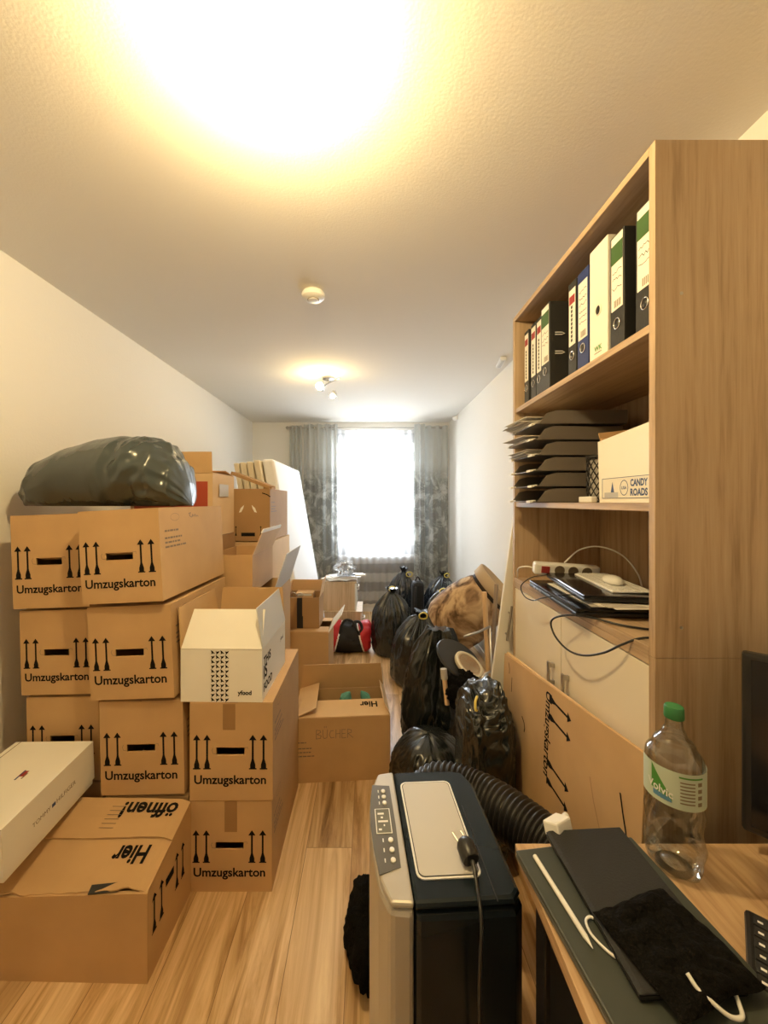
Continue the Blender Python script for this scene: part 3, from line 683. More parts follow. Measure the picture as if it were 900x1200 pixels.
# open box of books in the middle
bw_, bdp, bh_ = .50, .32, .33
def bprints(m):
    S_ = [[(0,0),(0,1),(.45,.95),(.55,.75),(.1,.52),(.6,.35),(.5,.05),(0,0)], [(.8,1),(.82,.2),(1.0,0),(1.3,.1),(1.35,1)], [(2.1,.9),(1.75,.85),(1.6,.4),(1.8,.05),(2.2,.1)], [(2.4,0),(2.42,1)], [(2.4,.5),(2.9,.52)], [(2.9,0),(2.92,1)], [(3.6,.95),(3.15,.98),(3.15,0),(3.65,.02)], [(3.15,.5),(3.55,.52)], [(3.85,0),(3.85,1),(4.3,.9),(4.3,.6),(3.9,.5),(4.5,0)], [(.98,1.25),(1.0,1.4)], [(1.2,1.25),(1.22,1.4)]]
    for s_ in S_: m.ribbon([(p[0]*.042+.115, p[1]*.045+.225) for p in s_], (0,-.0007,0), (1,0,0), (0,0,1), .0028, INKG)
    rnd = random.Random(2)
    for z, L in ((.205,.05), (.175,.075), (.155,.07), (.135,.085)):
        x = .012
        while x < L+.012: wl = rnd.uniform(.006, .02); m.face([(x,-.0006,z), (x+wl,-.0006,z), (x+wl,-.0006,z+.006), (x,-.0006,z+.006)], INKG); x += wl+.003
def hier2(m, A, U, L):
    gv, gf, tw = text_geo('Hier', .03); k = .095/tw
    m.add([Vector(A(U*.88 - g.x*k, L*.82 - g.y*.07, .0046)) for g in gv], [f[::-1] for f in gf], INK)
open_box('book_carton', 'open carton with handwritten BÜCHER on the floor in the walkway', (-.385, 1.975, 0), bw_, bdp, bh_, rot=(0,0,R(4)), mat=KRAFT, prints=bprints,
    flaps=(('front', .15, 4, KRAFT2, 'pale front flap with upside-down Hier', .004, hier2), ('back', .15, 84, KRAFT, None, .02), ('right', .06, 60, KRAFT2, None, .03), ('left', .12, 20, KRAFT2, None, .02)))
for i, (x, y, s_, lb) in enumerate(((-.13, 2.20, .035, 'crumpled teal cloth poking out of the book carton, nearest its middle'), (-.02, 2.21, .028, 'small teal cloth corner poking out of the book carton beside the bent flap'))):
    m = MB(); rnd = random.Random(i+4)
    m.lathe([(.001,-.06),(s_*.7,-.05),(s_,.0),(s_*.75,.02),(s_*.15,.05)], (x, y, .325), TEAL, 9, Euler((.3, .5*(1-2*i), 0)).to_matrix())
    m.box(x-.02, y-.02, .006, x+.02, y+.02, .27, TEAL)
    tag(m.build('teal_cloth', origin=(x, y, .006)), lb, 'cloth')

# ------------------------------------------------------------------ boxes behind
G2 = 'plain cartons stacked behind'
def carton(label, x0, y0, z0, x1, y1, z1, mat=KRAFT, rz=0, name='carton', extra=None, bottoms=None, flapped=True):
    t = thing(name, label, 'box', (x0, y0, z0), (0,0,R(rz)), G2); w_, d_, h_ = x1-x0, y1-y0, z1-z0-.005
    m = body(w_, d_, h_, mat, pr=False)
    if extra: extra(m, w_, d_, h_)
    m.build('body', t); top_flaps(t, w_, d_, h_, mat)
    return t
# column behind the middle stack, red printed carton on top with its flap up
carton('carton on the floor behind the middle stack', -1.30, 2.10, 0, -.845, 2.42, .42)
carton('second carton of the column behind the middle stack', -1.30, 2.10, .425, -.845, 2.42, .84, KRAFT3)
carton('brown carton under the red printed one', -1.29, 2.09, .845, -.842, 2.42, 1.255, KRAFT3)
def redp(m):
    m.box(.02, -.0012, .02, .45*.93, -.0003, .30, REDC); m.text('', (0,0,0), (1,0,0), (0,0,1), .1, INK) if False else None
    m.face([(.45+.0008, .08, .22), (.45+.0008, .22, .22), (.45+.0008, .22, .29), (.45+.0008, .08, .29)], PAPERG)
open_box('printed_carton', 'carton with a red printed front and one upright flap behind the grey bin bag', (-1.29, 2.08, 1.26), .445, .33, .345, mat=KRAFT2, prints=redp,
    flaps=(('front', .115, 91, KRAFT, None, .004), ('back', .12, 12, KRAFT, None), ('right', .12, 8, KRAFT2, 'pale closed flap')), group=G2)
# column with the upside-down moving box
zc = [0, .385, .79, 1.195]
carton('carton on the floor in front of the mattresses', -.93, 2.50, 0, -.635, 3.04, .385)
carton('second carton up in front of the mattresses', -.93, 2.50, .39, -.635, 3.04, .785)
carton('pale carton directly under the upside-down moving box', -.93, 2.51, .79, -.628, 3.04, 1.19, KRAFT2)
def updown(m, w_, d_, h_):
    o = Vector((w_, -.0008, h_)); X = Vector((-1,0,0)); Z_ = Vector((0,0,-1))
    for s_ in (-1, 1):
        cx = w_*.5+s_*w_*.12
        pts = [(cx-s_*.010, h_*.70), (cx+s_*.012, h_*.64), (cx+s_*.024, h_*.55), (cx+s_*.008, h_*.56), (cx-s_*.004, h_*.63)]
        m.face([(p[0], -.001, p[1]) for p in pts], WCARD)
        m.ribbon([(cx+s_*.06, h_*.93), (cx+s_*.09, h_*.90), (cx+s_*.11, h_*.86)], (0,-.0008,0), (1,0,0), (0,0,1), .006, INK)
    for x in (.10, .23, .79): arrow(m, x*w_, h_*.10, h_*.19, INK, (0,-.0008,0), (1,0,0), (0,0,1))
    m.face([(w_*.35,-.001,h_*.09), (w_*.66,-.001,h_*.09), (w_*.66,-.001,h_*.16), (w_*.35,-.001,h_*.16)], INK)
    print_side(m, d_, h_, (w_+.0006,0,0), (0,1,0))
carton('dull brown moving box with two slits at the top of the column before the mattresses', -.93, 2.50, 1.195, -.642, 3.03, 1.535, KRAFT3, extra=updown)
# brown board lying up there
tag(MB().obox((-.815, 2.46+.25, 1.60), (.30, .10, .022), KRAFT3, (0, R(20), R(-8))).obox((-.70, 2.71, 1.545), (.06, .1, .015), KRAFT3).build('timber_board', origin=(-.815, 2.7, 1.54)), 'short dark brown board lying on top of the column by the mattresses', 'board')
# boxes between the white carton and that column
carton('carton on the floor behind the taped stack', -.835, 2.0, 0, -.50, 2.42, .40)
open_box('open_carton', 'open carton with a pale grey upright flap behind the white carton', (-.835, 2.0, .405), .335, .45, .56, mat=KRAFT, flaps=(('right', .22, 108, WCARDG, 'pale grey upright flap', .02),), group=G2)
t = open_box('open_carton', 'shallow open carton with a tall white-edged flap beside the topmost moving box', (-.835, 2.0, .972), .23, .42, .20, mat=KRAFT, flaps=(('right', .145, 112, KRAFT2, 'tall pale flap with a white edge', .01, lambda m, A, U, L: m.hexa([A(.0,L-.02,-.001),A(U,L-.02,-.001),A(U-.01,L,-.001),A(.01,L,-.001),A(.0,L-.02,.005),A(U,L-.02,.005),A(U-.01,L,.005),A(.01,L,.005)], WCARD)),), group=G2)
# small carton with black tape on a bigger one
def bt(m):
    m.box(.085, -.001, 0, .125, -.0003, .225, TAPEK); m.box(.10, -.0012, -.0, .13, -.0004, .09, TAPEK)
hz0 = .515
t = open_box('small_carton', 'small open carton closed with black tape standing on a bigger carton', (-.615, 2.84, hz0), .25, .23, .225, rot=(0,0,R(-1)), mat=KRAFT3, prints=bt, flaps=(('right', .12, 100, KRAFT2, None), ('back', .09, 85, KRAFT2, None), ('left', .09, 86, KRAFT2, None)), group=G2)
m = MB(); m.box(-.55, 2.90, hz0+.006, -.42, 3.0, hz0+.245, KRAFT2); m.box(-.54, 2.899, hz0+.225, -.43, 2.9, hz0+.24, WHITE)
tag(m.build('parcel', bevel=.002, origin=(-.48, 2.95, hz0+.006)), 'small parcel standing inside the black-taped carton', 'parcel')
rim = [(math.cos(a)*.022, 0, math.sin(a)*.018) for a in [2*PI*k/18 for k in range(19)]]
m = MB(); m.tube([(p[0]-.565, 2.885, p[2]+hz0+.235) for p in rim], .0025, CHROME, 6, False); m.tube([(p[0]-.515, 2.887, p[2]+hz0+.232) for p in rim], .0025, CHROME, 6, False); m.tube([(-.545,2.886,hz0+.235), (-.535,2.887,hz0+.235)], .002, CHROME, 6)
tag(m.build('spectacles', smooth=True, origin=(-.54, 2.886, hz0+.22)), 'wire spectacles lying in the black-taped carton', 'spectacles')
open_box('support_carton', 'carton with a white side and a raised flap under the black-taped carton', (-.60, 2.78, 0), .31, .34, .505, rot=(0,0,R(-1)), mat=KRAFT, flaps=(('right', .15, 128, WCARD, 'raised white flap', .03), ('front', .10, 3, KRAFT), ('back', .10, 3, KRAFT)), group=G2)

# ------------------------------------------------------------------ mattresses
def slab_lean(name, label, cat, xt, thick, y0, y1, top, mat, lean=.175, group=None, bevel=.012, piping=True):
    M_ = MB(); Lh = top; k = lean
    x_b = xt + k*top
    vs = [(x_b-thick, y0, 0), (x_b, y0, 0), (x_b, y1, 0), (x_b-thick, y1, 0), (xt-thick, y0, top), (xt, y0, top), (xt, y1, top), (xt-thick, y1, top)]
    M_.hexa(vs, mat); o = M_.build(name, origin=(x_b-thick/2, (y0+y1)/2, 0), bevel=bevel)
    return tag(o, label, cat, group)
slab_lean('mattress', 'white mattress leaning with its broad side to the room beside the cartons', 'mattress', -.775, .10, 3.14, 4.30, 1.80, FOAMW, lean=.175, bevel=.02)
for i, (xt, th, lb, tp) in enumerate(((-.885, .055, 'cream foam slab directly behind the white mattress', 1.79), (-.952, .05, 'second cream foam slab counted from the white mattress', 1.78), (-1.012, .05, 'third cream foam slab counted from the white mattress', 1.775), (-1.072, .045, 'outermost cream foam slab of the leaning row, nearest the wall', 1.77))):
    slab_lean('foam_slab', lb, 'foam slab', xt, th, 3.12+.015*i, 4.2, tp, FOAMC, lean=.175, group='foam slabs leaning in a row')

# nightstands with clutter
def nightstand(label, x0, y0, z0, x1, y1, z1, hz):
    t = thing('nightstand', label, 'nightstand', (x0, y0, z0)); w_, d_, h_ = x1-x0, y1-y0, z1-z0
    MB().box(0, 0, 0, w_-.018, d_, h_-.016, OAKP).build('case', t, bevel=.002); MB().box(-.002, -.004, h_-.0155, w_, d_, h_, OAKP).build('top_board', t, bevel=.002)
    dr = MB().box(w_-.0175, .003, .006, w_, d_-.003, h_-.018, WGLOSS).build('drawer', t, bevel=.002); dr['label'] = 'white drawer front'
    m = MB(); m.tube([(w_, .03, hz), (w_+.022, .03, hz), (w_+.022, .13, hz), (w_, .13, hz)], .006, WHITE, 8); m.tube([(w_, .03, hz-.03), (w_+.022, .03, hz-.03), (w_+.022, .03, hz)], .005, WHITE, 8)
    m.build('handle', dr, smooth=True); return t
nightstand('lower oak nightstand with white drawer front under the other one', -.445, 3.9, 0, -.065, 4.30, .335, .26)
nightstand('upper oak nightstand with white drawer front, papers heaped on it', -.475, 3.93, .3355, -.125, 4.30, .63, .24)
m = MB(); rnd = random.Random(8)
for k in range(9): m.obox((-.36+.03*k*rnd.uniform(.3,1), 4.05+rnd.uniform(-.03,.06), .634+.0045*k), (.24, .2, .003), WCARD, (R(rnd.uniform(-2,2)), R(rnd.uniform(-3,3)), R(rnd.uniform(-25,25))))
tag(m.build('paper_stack', origin=(-.3, 4.05, .631)), 'untidy white papers on the upper nightstand', 'papers')
def blob(name, label, cat, c, r, mat, seed=0, amp=.25, freq=1.6, floor=None, n=48, sharp=True, group=None, build=True):
    M_ = MB(); c = Vector(c); vs = []; fs = []; nu, nv = n, n//2
    for j in range(nv+1):
        th = PI*j/nv
        for i in range(nu):
            a = 2*PI*i/nu; d = Vector((math.sin(th)*math.cos(a), math.sin(th)*math.sin(a), -math.cos(th)))
            q = d*freq + Vector((seed*3.1, seed, 0)); f = noise.noise(q)*.7
            if sharp: f += (.5-abs(noise.noise(q*2.1)))*.7 + (.5-abs(noise.noise(q*4.3)))*.35 - .45
            p = c + Vector((d.x*r[0], d.y*r[1], d.z*r[2]))*(1+amp*f)
            if floor is not None and p.z < floor: p.z = floor
            vs.append(p)
    for j in range(nv):
        for i in range(nu): fs.append((j*nu+i, j*nu+(i+1)%nu, (j+1)*nu+(i+1)%nu, (j+1)*nu+i))
    M_.add(vs, fs, mat)
    if not build: return M_
    o = M_.build(name, smooth=True, origin=(c.x, c.y, floor if floor is not None else c.z-r[2]))
    return tag(o, label, cat, group)
blob('plastic_bag', 'crumpled clear plastic bag on the papers of the upper nightstand', 'bag', (-.25, 4.04, .745), (.11, .10, .085), FILM, 3, .7, 2.2, .676, 60)
tag(MB().obox((-.085, 3.98, .690), (.11, .03, .018), WHITE, (0, 0, R(10))).obox((-.15, 4.0, .69), (.05, .03, .012), BLACK).build('charger', origin=(-.1, 3.98, .68), bevel=.003), 'small white and black stick lying across the nightstand edge', 'charger')
# sports bag
t = thing('sports_bag', 'black and red sports bag on the floor before the nightstands', 'bag', (-.185, 3.73, 0))
prof = []
m = MB(); nx, na = 150, 90; vs = []; fs = []; mats_i = []
def sb(u, a):
    L = .205*1.0; x = (u*2-1)*L; e = max(0, 1-abs(u*2-1)**5)**.5
    r = .12*(.55+.45*e); z = .135+math.sin(a)*.155*(.6+.4*e)*(1 if math.sin(a) > 0 else .9); y = math.cos(a)*.12*(.6+.4*e)
    k = 1+.08*noise.noise(Vector((x*12, math.cos(a)*2, math.sin(a)*3)))
    if math.sin(a) > .2: z += .03*math.sin(u*8)*.5
    return Vector((x*k, y*k, max(0, z*k)))
for i in range(nx+1):
    for j in range(na): vs.append(sb(i/nx, 2*PI*j/na))
for i in range(nx):
    for j in range(na):
        f = (i*na+j, (i+1)*na+j, (i+1)*na+(j+1)%na, i*na+(j+1)%na)
        c_ = sum((vs[k] for k in f), Vector())/4; s_ = abs(c_.x)+.25*(c_.z-.1)
        mt = RED if s_ > .125 and abs(c_.x) > .08 else BLACKM
        if .113 < s_ < .127 : mt = WHITE
        mats_i.append(mt); fs.append(f)
b0 = 0; m.v = vs
for f, mt in zip(fs, mats_i): m.f.append(f); m.m.append(m.mi(mt))
m.f.append(tuple(range(na-1,-1,-1))); m.m.append(m.mi(BLACKM)); m.f.append(tuple(nx*na+k for k in range(na))); m.m.append(m.mi(BLACKM))
m.build('bag_body', t, smooth=True)
m = MB(); m.tube(smooth_path([(-.09,-.10,.2), (-.07,-.11,.29), (-.03,-.09,.33), (.03,-.08,.31), (.07,-.12,.25), (.10,-.10,.19)]), .011, BLACKM, 8); m.build('handle', t, smooth=True)
m = MB(); m.tube(smooth_path([(.03,-.05,.25), (.05,-.06,.30), (.10,-.07,.30), (.12,-.08,.24), (.08,-.10,.20)]), .014, BLACKM, 8); m.build('handle', t, smooth=True)

# ------------------------------------------------------------------ bin bags
def bin_bag(label, c, rx, ry, h, seed=0, neck=True, tilt=(0,0), mat=BAG, tie=None, prof=None, name='bin_bag', fold=1.0, group='black bin bags heaped by the wall', floorz=0, pleats=17, crease=None, n=150, nv=90):
    """body of revolution with pleats that gather at the neck; tilt leans it over"""
    prof = prof or [(0,0),(.55,.0),(.86,.03),(.97,.12),(1,.28),(.97,.45),(.88,.62),(.68,.76),(.42,.86),(.20,.92),(.13,.94),(.20,.975),(.27,1.0)]
    def pr(t):
        x = t*(len(prof)-1); i = min(int(x), len(prof)-2); f = x-i
        p0, p1, p2, p3 = prof[max(i-1,0)], prof[i], prof[i+1], prof[min(i+2, len(prof)-1)]
        g = lambda k: .5*((2*p1[k])+(p2[k]-p0[k])*f+(2*p0[k]-5*p1[k]+4*p2[k]-p3[k])*f*f+(-p0[k]+3*p1[k]-3*p2[k]+p3[k])*f**3)
        return max(0, g(0)), g(1)
    M_ = Euler((tilt[0], tilt[1], 0)).to_matrix(); vs = []; fs = []; c = Vector(c)
    so = Vector((seed*7.3, seed*2.9, seed*5.1))
    for j in range(nv+1):
        t = j/nv; r, z = pr(t)
        up = max(0, (z-.45)/.5) if neck else 0
        for i in range(n):
            a = 2*PI*i/n; d = Vector((math.cos(a), math.sin(a), 0))
            k = 1 + .10*noise.noise(d*1.1 + Vector((0,0,z*1.6)) + so)
            q = Vector((d.x*2.2, d.y*2.2, z*1.7)) + so
            k += fold*(.055*(.5-abs(noise.noise(q*1.5)))*2 + .035*(.5-abs(noise.noise(q*3.1 + Vector((0,0,z*3)))))*2 + .015*(.5-abs(noise.noise(q*7)))*2 - .07)
            pl = math.cos(pleats*a + 4*noise.noise(d*1.3+so) + z*2)
            k += min(.32, .30*up**1.4)*pl*fold*.5
            if crease:
                da = (a-crease[0]+PI) % (2*PI) - PI; k -= crease[2]*math.exp(-(da/crease[1])**2)*max(0, min(1, (z-.1)*3))
            v = Vector((d.x*rx*r*k, d.y*ry*r*k, h*z*(1+.04*noise.noise(d*2+so))))
            v = c + M_ @ v
            v.z += .012*noise.noise(v*9+so)*fold*(1 if z > .05 else 0)
            if v.z < floorz: v.z = floorz
            vs.append(v)
    for j in range(nv):
        for i in range(n): fs.append((j*n+i, j*n+(i+1)%n, (j+1)*n+(i+1)%n, (j+1)*n+i))
    m = MB(); m.add(vs, fs, mat); m.face([vs[nv*n+i] for i in range(n)], mat)
    t = thing(name, label, 'bin bag', (c.x, c.y, floorz), group=group)
    mm = MB(); mm.v = [v-Vector((c.x, c.y, floorz)) for v in m.v]; mm.f = m.f; mm.m = m.m; mm.mats = m.mats
    mm.build('bag_body', t, smooth=True)
    if tie:
        mm = MB(); base = c + M_ @ Vector((0, -.01, h*.95)) - Vector((c.x, c.y, floorz)); base += Vector(tie[1]) if len(tie) > 1 else Vector()
        k = tie[0]
        pts = [base + Vector(p)*k for p in ((0,0,0), (-.5,-.3,.25), (-.55,-.35,.75), (0,-.3,1.0), (.5,-.3,.75), (.45,-.2,.2), (0,0,0))]
        ribbon = smooth_path(pts, 6); mm.tube(ribbon, .006, tie[2] if len(tie) > 2 else YEL, 6); mm.build('tie_band', t, smooth=True)['label'] = 'pale yellow drawstring loop'
    return t
bin_bag('round black bin bag gathered to a knot, beside the sports bag', (.225, 3.70, 0), .205, .20, .62, 1, tie=(.05,))
bin_bag('shiny navy bin bag with a yellow tie, behind the knotted round bag', (.345, 4.50, 0), .17, .17, .68, 2, tilt=(0, .10), mat=BAGN, tie=(.06, (.06,-.05,-.06)))
bin_bag('navy bin bag in the far corner below the curtain', (.80, 4.45, 0), .20, .20, .64, 3, mat=BAGN, tilt=(0, .12), tie=(.05, (.02,-.05,-.02)))
bin_bag('black bin bag slumped at the wall just behind the bark-print basket', (.72, 3.72, 0), .24, .24, .66, 4, tilt=(0, .12), tie=(.06, (-.10,-.12,-.04)))
bin_bag('large black bin bag with a yellow drawstring loop', (.41, 3.12, 0), .255, .23, .57, 5, tie=(.055, (0,-.05,-.02)), tilt=(.03, .04))
bin_bag('tall black bin bag with a deep fold below the round black tray', (.385, 2.32, 0), .20, .20, .69, 6, crease=(R(268), .20, .34), tilt=(0, .05), prof=[(0,0),(.6,.0),(.9,.03),(1,.13),(1.02,.3),(.98,.5),(.86,.68),(.66,.82),(.48,.92),(.36,1.0)], pleats=7, fold=1.5)
bin_bag('low black bin bag slumped flat behind the air conditioner', (.30, 1.93, 0), .185, .19, .28, 7, neck=False, prof=[(0,0),(.6,.0),(.95,.05),(1,.25),(.97,.5),(.85,.75),(.6,.93),(.3,1.0),(.0,1.02)])
def lumpy_bag(label, c, r, z1, seed, n=150, e=.62):
    t = thing('bin_bag', label, 'bin bag', (c[0], c[1], 0), group='black bin bags heaped by the wall'); vs = []; fs = []; nv = n*2//3
    sg = lambda x: math.copysign(abs(x)**e, x)
    for j in range(nv+1):
        th = PI*j/nv
        for i in range(n):
            a = 2*PI*i/n; d = Vector((math.sin(th)*math.cos(a), math.sin(th)*math.sin(a), -math.cos(th)))
            q = Vector((d.x*1.3, d.y*1.3, d.z*2.2)) + Vector((seed*3.7, seed, seed*1.9))
            k = 1 + .12*noise.noise(q) + .14*(.5-abs(noise.noise(q*2.0))) + .07*(.5-abs(noise.noise(q*4.3))) - .08
            p = Vector((sg(d.x)*r[0]*k, sg(d.y)*r[1]*k, z1/2 + sg(d.z)*z1/2*(k if d.z > 0 else 1)))
            p.z += .05*d.z*noise.noise(Vector((p.x*9, p.y*7, seed))) if d.z > 0 else 0
            vs.append(Vector((p.x, p.y, max(0, p.z))))
    for j in range(nv):
        for i in range(n): fs.append((j*n+i, j*n+(i+1)%n, (j+1)*n+(i+1)%n, (j+1)*n+i))
    m = MB(); m.add(vs, fs, BAG); m.build('bag_body', t, smooth=True); return t
t = lumpy_bag('black bin bag squeezed between the exhaust hose and the folded cardboard', (.478, 1.60), (.105, .16), .69, 5)
m = MB(); m.tube(smooth_path([(-.066,-.135,.655), (-.074,-.15,.665), (-.072,-.14,.69), (-.06,-.12,.70)]), .005, YEL, 6); m.build('tie_band', t, smooth=True)['label'] = 'yellow drawstring tip'
def lying_bag():
    x0, x1, zf_ = -1.490, -.768, 1.4315; vs = []; fs = []; nu, nv = 200, 150
    K_ = [(0,.004,.0),(.03,.030,0),(.08,.075,0),(.16,.112,0),(.30,.136,0),(.45,.152,0),(.60,.160,0),(.74,.158,0),(.86,.142,0),(.94,.108,0),(.985,.055,0),(1,.004,0)]
    def prof_(u):
        for a, b in zip(K_[:-1], K_[1:]):
            if u <= b[0]: f = (u-a[0])/(b[0]-a[0]); f = f*f*(3-2*f)*.35+f*.65; return a[1]+(b[1]-a[1])*f
        return K_[-1][1]
    for i in range(nu+1):
        u = i/nu; r_ = prof_(u)
        for j in range(nv):
            a = 2*PI*j/nv; d = Vector((u*4.2, math.cos(a), math.sin(a)))
            k = 1 + .05*noise.noise(d*.9)
            k += .035*((.5-abs(noise.noise(Vector((u*2.2, math.cos(a)*1.6, math.sin(a)*1.6+4)))))*2-.7)
            right = max(0, (u-.58)/.42)
            cr = (.5-abs(noise.noise(Vector((u*13, math.cos(a)*1.5+7+u*2, math.sin(a)*1.5)))))*2
            k += right**.6*.12*(cr-.75) + right*.03*math.cos(15*a+u*14)
            left = max(0, (.2-u)/.2); k += left*.12*math.cos(9*a+u*20)
            k += .008*(.5-abs(noise.noise(d*5)))
            y = 1.675 + math.cos(a)*r_*1.28*k; z = zf_ + r_*.90 + math.sin(a)*r_*k - .03*left*0
            x = x0+(x1-x0)*u + .03*math.sin(a)*math.sin(u*PI) + .02*noise.noise(Vector((u*3, a*0, 1)))
            vs.append(Vector((x, y, max(zf_+.0005, z))))
    for i in range(nu):
        for j in range(nv): fs.append((i*nv+j, (i+1)*nv+j, (i+1)*nv+(j+1)%nv, i*nv+(j+1)%nv))
    m = MB(); m.add(vs, fs, BAGB); m.face([vs[nu*nv+j] for j in range(nv)], BAGB)
    tag(m.build('bin_bag', smooth=True, origin=(-1.12, 1.675, zf_)), 'grey-green bin bag lying on the two topmost moving boxes by the wall', 'bin bag')
lying_bag()
tag(blob('sweater', '', '', (.475, 1.93, .50), (.095, .09, .085), CLOTHK, 12, .5, 1.8, None, 60), 'black fuzzy garment bunched up in front of the round wooden disc', 'garment')
t = thing('backpack', 'dark upright backpack between the navy bin bags', 'backpack', (.53, 4.14, 0))
m = MB(); m.box(-.065, -.07, 0, .065, .09, .60, BLACKM); m.build('bag_body', t, bevel=.045)
m = MB(); m.tube(smooth_path([(-.03,-.07,.55), (-.035,-.1,.4), (-.03,-.08,.2)]), .012, BLACK, 6); m.build('strap', t, smooth=True)
m = MB(); m.tube(smooth_path([(-.03,.0,.59), (0,0,.64), (.03,0,.59)]), .008, BLACK, 6); m.build('carry_loop', t, smooth=True)
# dark garment on the floor beside the air conditioner
blob('garment', 'black cloth lying crumpled on the floor beside the air conditioner', 'garment', (.005, 1.24, .07), (.085, .14, .13), CLOTHK, 5, .4, 1.5, 0.0, 60)

# bark print basket
A_ = Vector((.54, 2.80, .515)); B_ = Vector((.93, 2.68, .885)); ax = (B_-A_); L_ = ax.length
Mb = ax.to_track_quat('Z', 'Y').to_matrix()
t = thing('laundry_basket', 'tapered fabric basket with bark print tilted on the bin bags', 'basket', tuple(A_))
m = MB(); pf = [(0,.02),(.12,0),(.18,.02),(.205,.07),(.215,.16),(.21,.26),(.195,.35),(.175,.41),(.165,.43)]
m.lathe(pf, (0,0,0), BARK, 48, Mb); m.build('basket_body', t, smooth=True)
m = MB(); m.lathe([(.160,.425),(.162,.45),(.166,.46)], (0,0,0), plain('dark_band', (.03,.022,.018), .8), 48, Mb); m.build('dark_band', t, smooth=True)
m = MB(); m.lathe([(.168,.455),(.178,.46),(.185,.53),(.178,.535),(.170,.53),(.165,.47)], (0,0,0), plain('basket_rim', (.50,.38,.24), .75), 48, Mb); m.build('rim', t, smooth=True)
# sticks
def rod(name, label, a, b, r, mat, cat):
    return tag(MB().tube([a, b], r, mat, 14).build(name, smooth='auto', origin=a), label, cat)
rod('broomstick', 'long pale wooden stick standing before the bark-print basket', (.66, 2.02, 0), (.608, 2.02, .975), .013, STICK, 'broomstick')
rod('broomstick', 'shorter grey-brown stick behind the white panel edge', (.66, 2.14, 0), (.712, 2.14, .99), .011, plain('grey_stick', (.3,.22,.15), .6), 'stick')
m = MB(); m.tube([(.632, 2.0, .80), (.56, 1.96, .785), (.48, 1.93, .772)], .006, STEEL, 8); m.tube([(.655, 2.0, .58), (.60, 1.97, .565), (.555, 1.95, .53)], .006, STEEL, 8); m.tube([(.66, 2.0, 0), (.632, 2.0, .80)], .006, STEEL, 8)
tag(m.build('folding_rack', smooth=True, origin=(.66, 2.0, 0)), 'thin steel rod frame with two bent arms beside the wooden stick', 'rack')
# white panel leaning behind the bookcase
t = thing('cabinet_door', 'loose white cabinet door standing tilted behind the far side of the bookcase', 'cabinet door', (.50, 1.80, .046), (0, R(7.7), 0))
MB().box(0, 0, 0, .33, .018, 1.37, WCARD).build('panel', t, bevel=.002)
m = MB(); m.tube([(.035, -.002, .80), (.035, -.03, .80)], .004, STEEL, 8); m.tube([(.035, -.002, .90), (.035, -.03, .90)], .004, STEEL, 8); m.tube([(.035, -.03, .775), (.035, -.03, .935)], .0055, STEEL, 10)
m.build('bar_handle', t, smooth='auto')['label'] = 'slim metal bar handle'
# round discs among the bags
n_ = Vector((.43, -.36, .85)).normalized(); Md = n_.to_track_quat('Z', 'Y').to_matrix()
tag(MB().lathe([(0,-.008),(.135,-.008),(.14,0),(.135,.008),(0,.008)], (.492, 2.08, .595), BLACK, 40, Md).build('round_tray', smooth='auto', origin=(.485, 2.08, .6)), 'round black tray leaning among the bin bags', 'tray')
m = MB(); c0 = Vector((.520, 2.05, .560)) + n_*.03
m.lathe([(0,-.012),(.078,-.012),(.083,-.004),(.083,.006),(.078,.010),(.068,.010),(.066,.007)], c0, FOAMC, 40, Md); m.lathe([(.066,.007),(.0,.007)], c0, BEECH, 40, Md); m.lathe([(.054,.0063),(.057,.0072),(.060,.0063)], c0, KRAFT3, 40, Md)
tag(m.build('wooden_disc', smooth='auto', origin=c0), 'round pale wooden disc with a groove lying on the black tray', 'wooden disc')
tag(MB().tube([(.395, 1.93, .43), (.385, 1.95, .55)], .012, BEECH, 10).tube([(.385, 1.95, .55), (.382, 1.955, .60)], .017, PAPERG, 10).build('brush_handle', smooth='auto', origin=(.395, 1.93, .43)), 'short wooden brush handle sticking up beside the black tray', 'brush')

# ------------------------------------------------------------------ folded cardboard against the bookcase
t = thing('folded_box', 'flat folded moving box standing on edge against the bookcase doors', 'box', (.585, .86, 0), (0, R(2.2), 0))
m = MB(); Lb = .875; hA, hB = .885, .765
# outer sheet, worked as a thick leaf whose top edge drops towards the far end
m.hexa([(0,0,0),(.009,0,0),(.009,Lb,0),(0,Lb,0),(0,0,hA),(.009,0,hA),(.009,Lb,hB),(0,Lb,hB)], KRAFT)
# print turned a quarter: text runs downwards, arrows point to the near end
o = Vector((-.0008, 0, 0)); X = Vector((0,0,-1)); Zd = Vector((0,-1,0))
def P(yloc, z): return Vector((-.0008, yloc, z))
top = lambda y: hA+(hB-hA)*y/Lb
y_text = Lb*.52
m.text('Umzugskarton', P(.468, .800), X, Zd, .285, INK, .02, h=.058)
for z in (.785, .725, .570, .510): arrow(m, 0, 0, .14, INK, P(.445, z), X, Zd)
for ya, yb, z in ((.70,.70,.62),): m.face([P(.78,.70), P(.775,.70), P(.775,.64), P(.78,.64)], INK)
m.ribbon([(0,0),(.02,-.012),(.028,-.03),(.024,-.045)], P(.66,.60), (0,-1,0), (0,0,1), .006, INK)
m.ribbon([(0,0),(.02,-.05),(.05,-.10),(.06,-.13)], P(.20,.69), (0,-1,0), (0,0,1), .004, KRAFT3); m.ribbon([(0,0),(.015,-.015),(.04,-.02)], P(.20,.53), (0,-1,0), (0,0,1), .005, INKG)
m.ribbon([(0,0),(.012,-.04),(.03,-.09),(.033,-.10)], P(.075,.74), (0,-1,0), (0,0,1), .006, INK); m.ribbon([(0,0),(.012,-.02),(.012,-.04)], P(.82,.745), (0,-1,0), (0,0,1), .005, INK)
m.build('sheet', t)
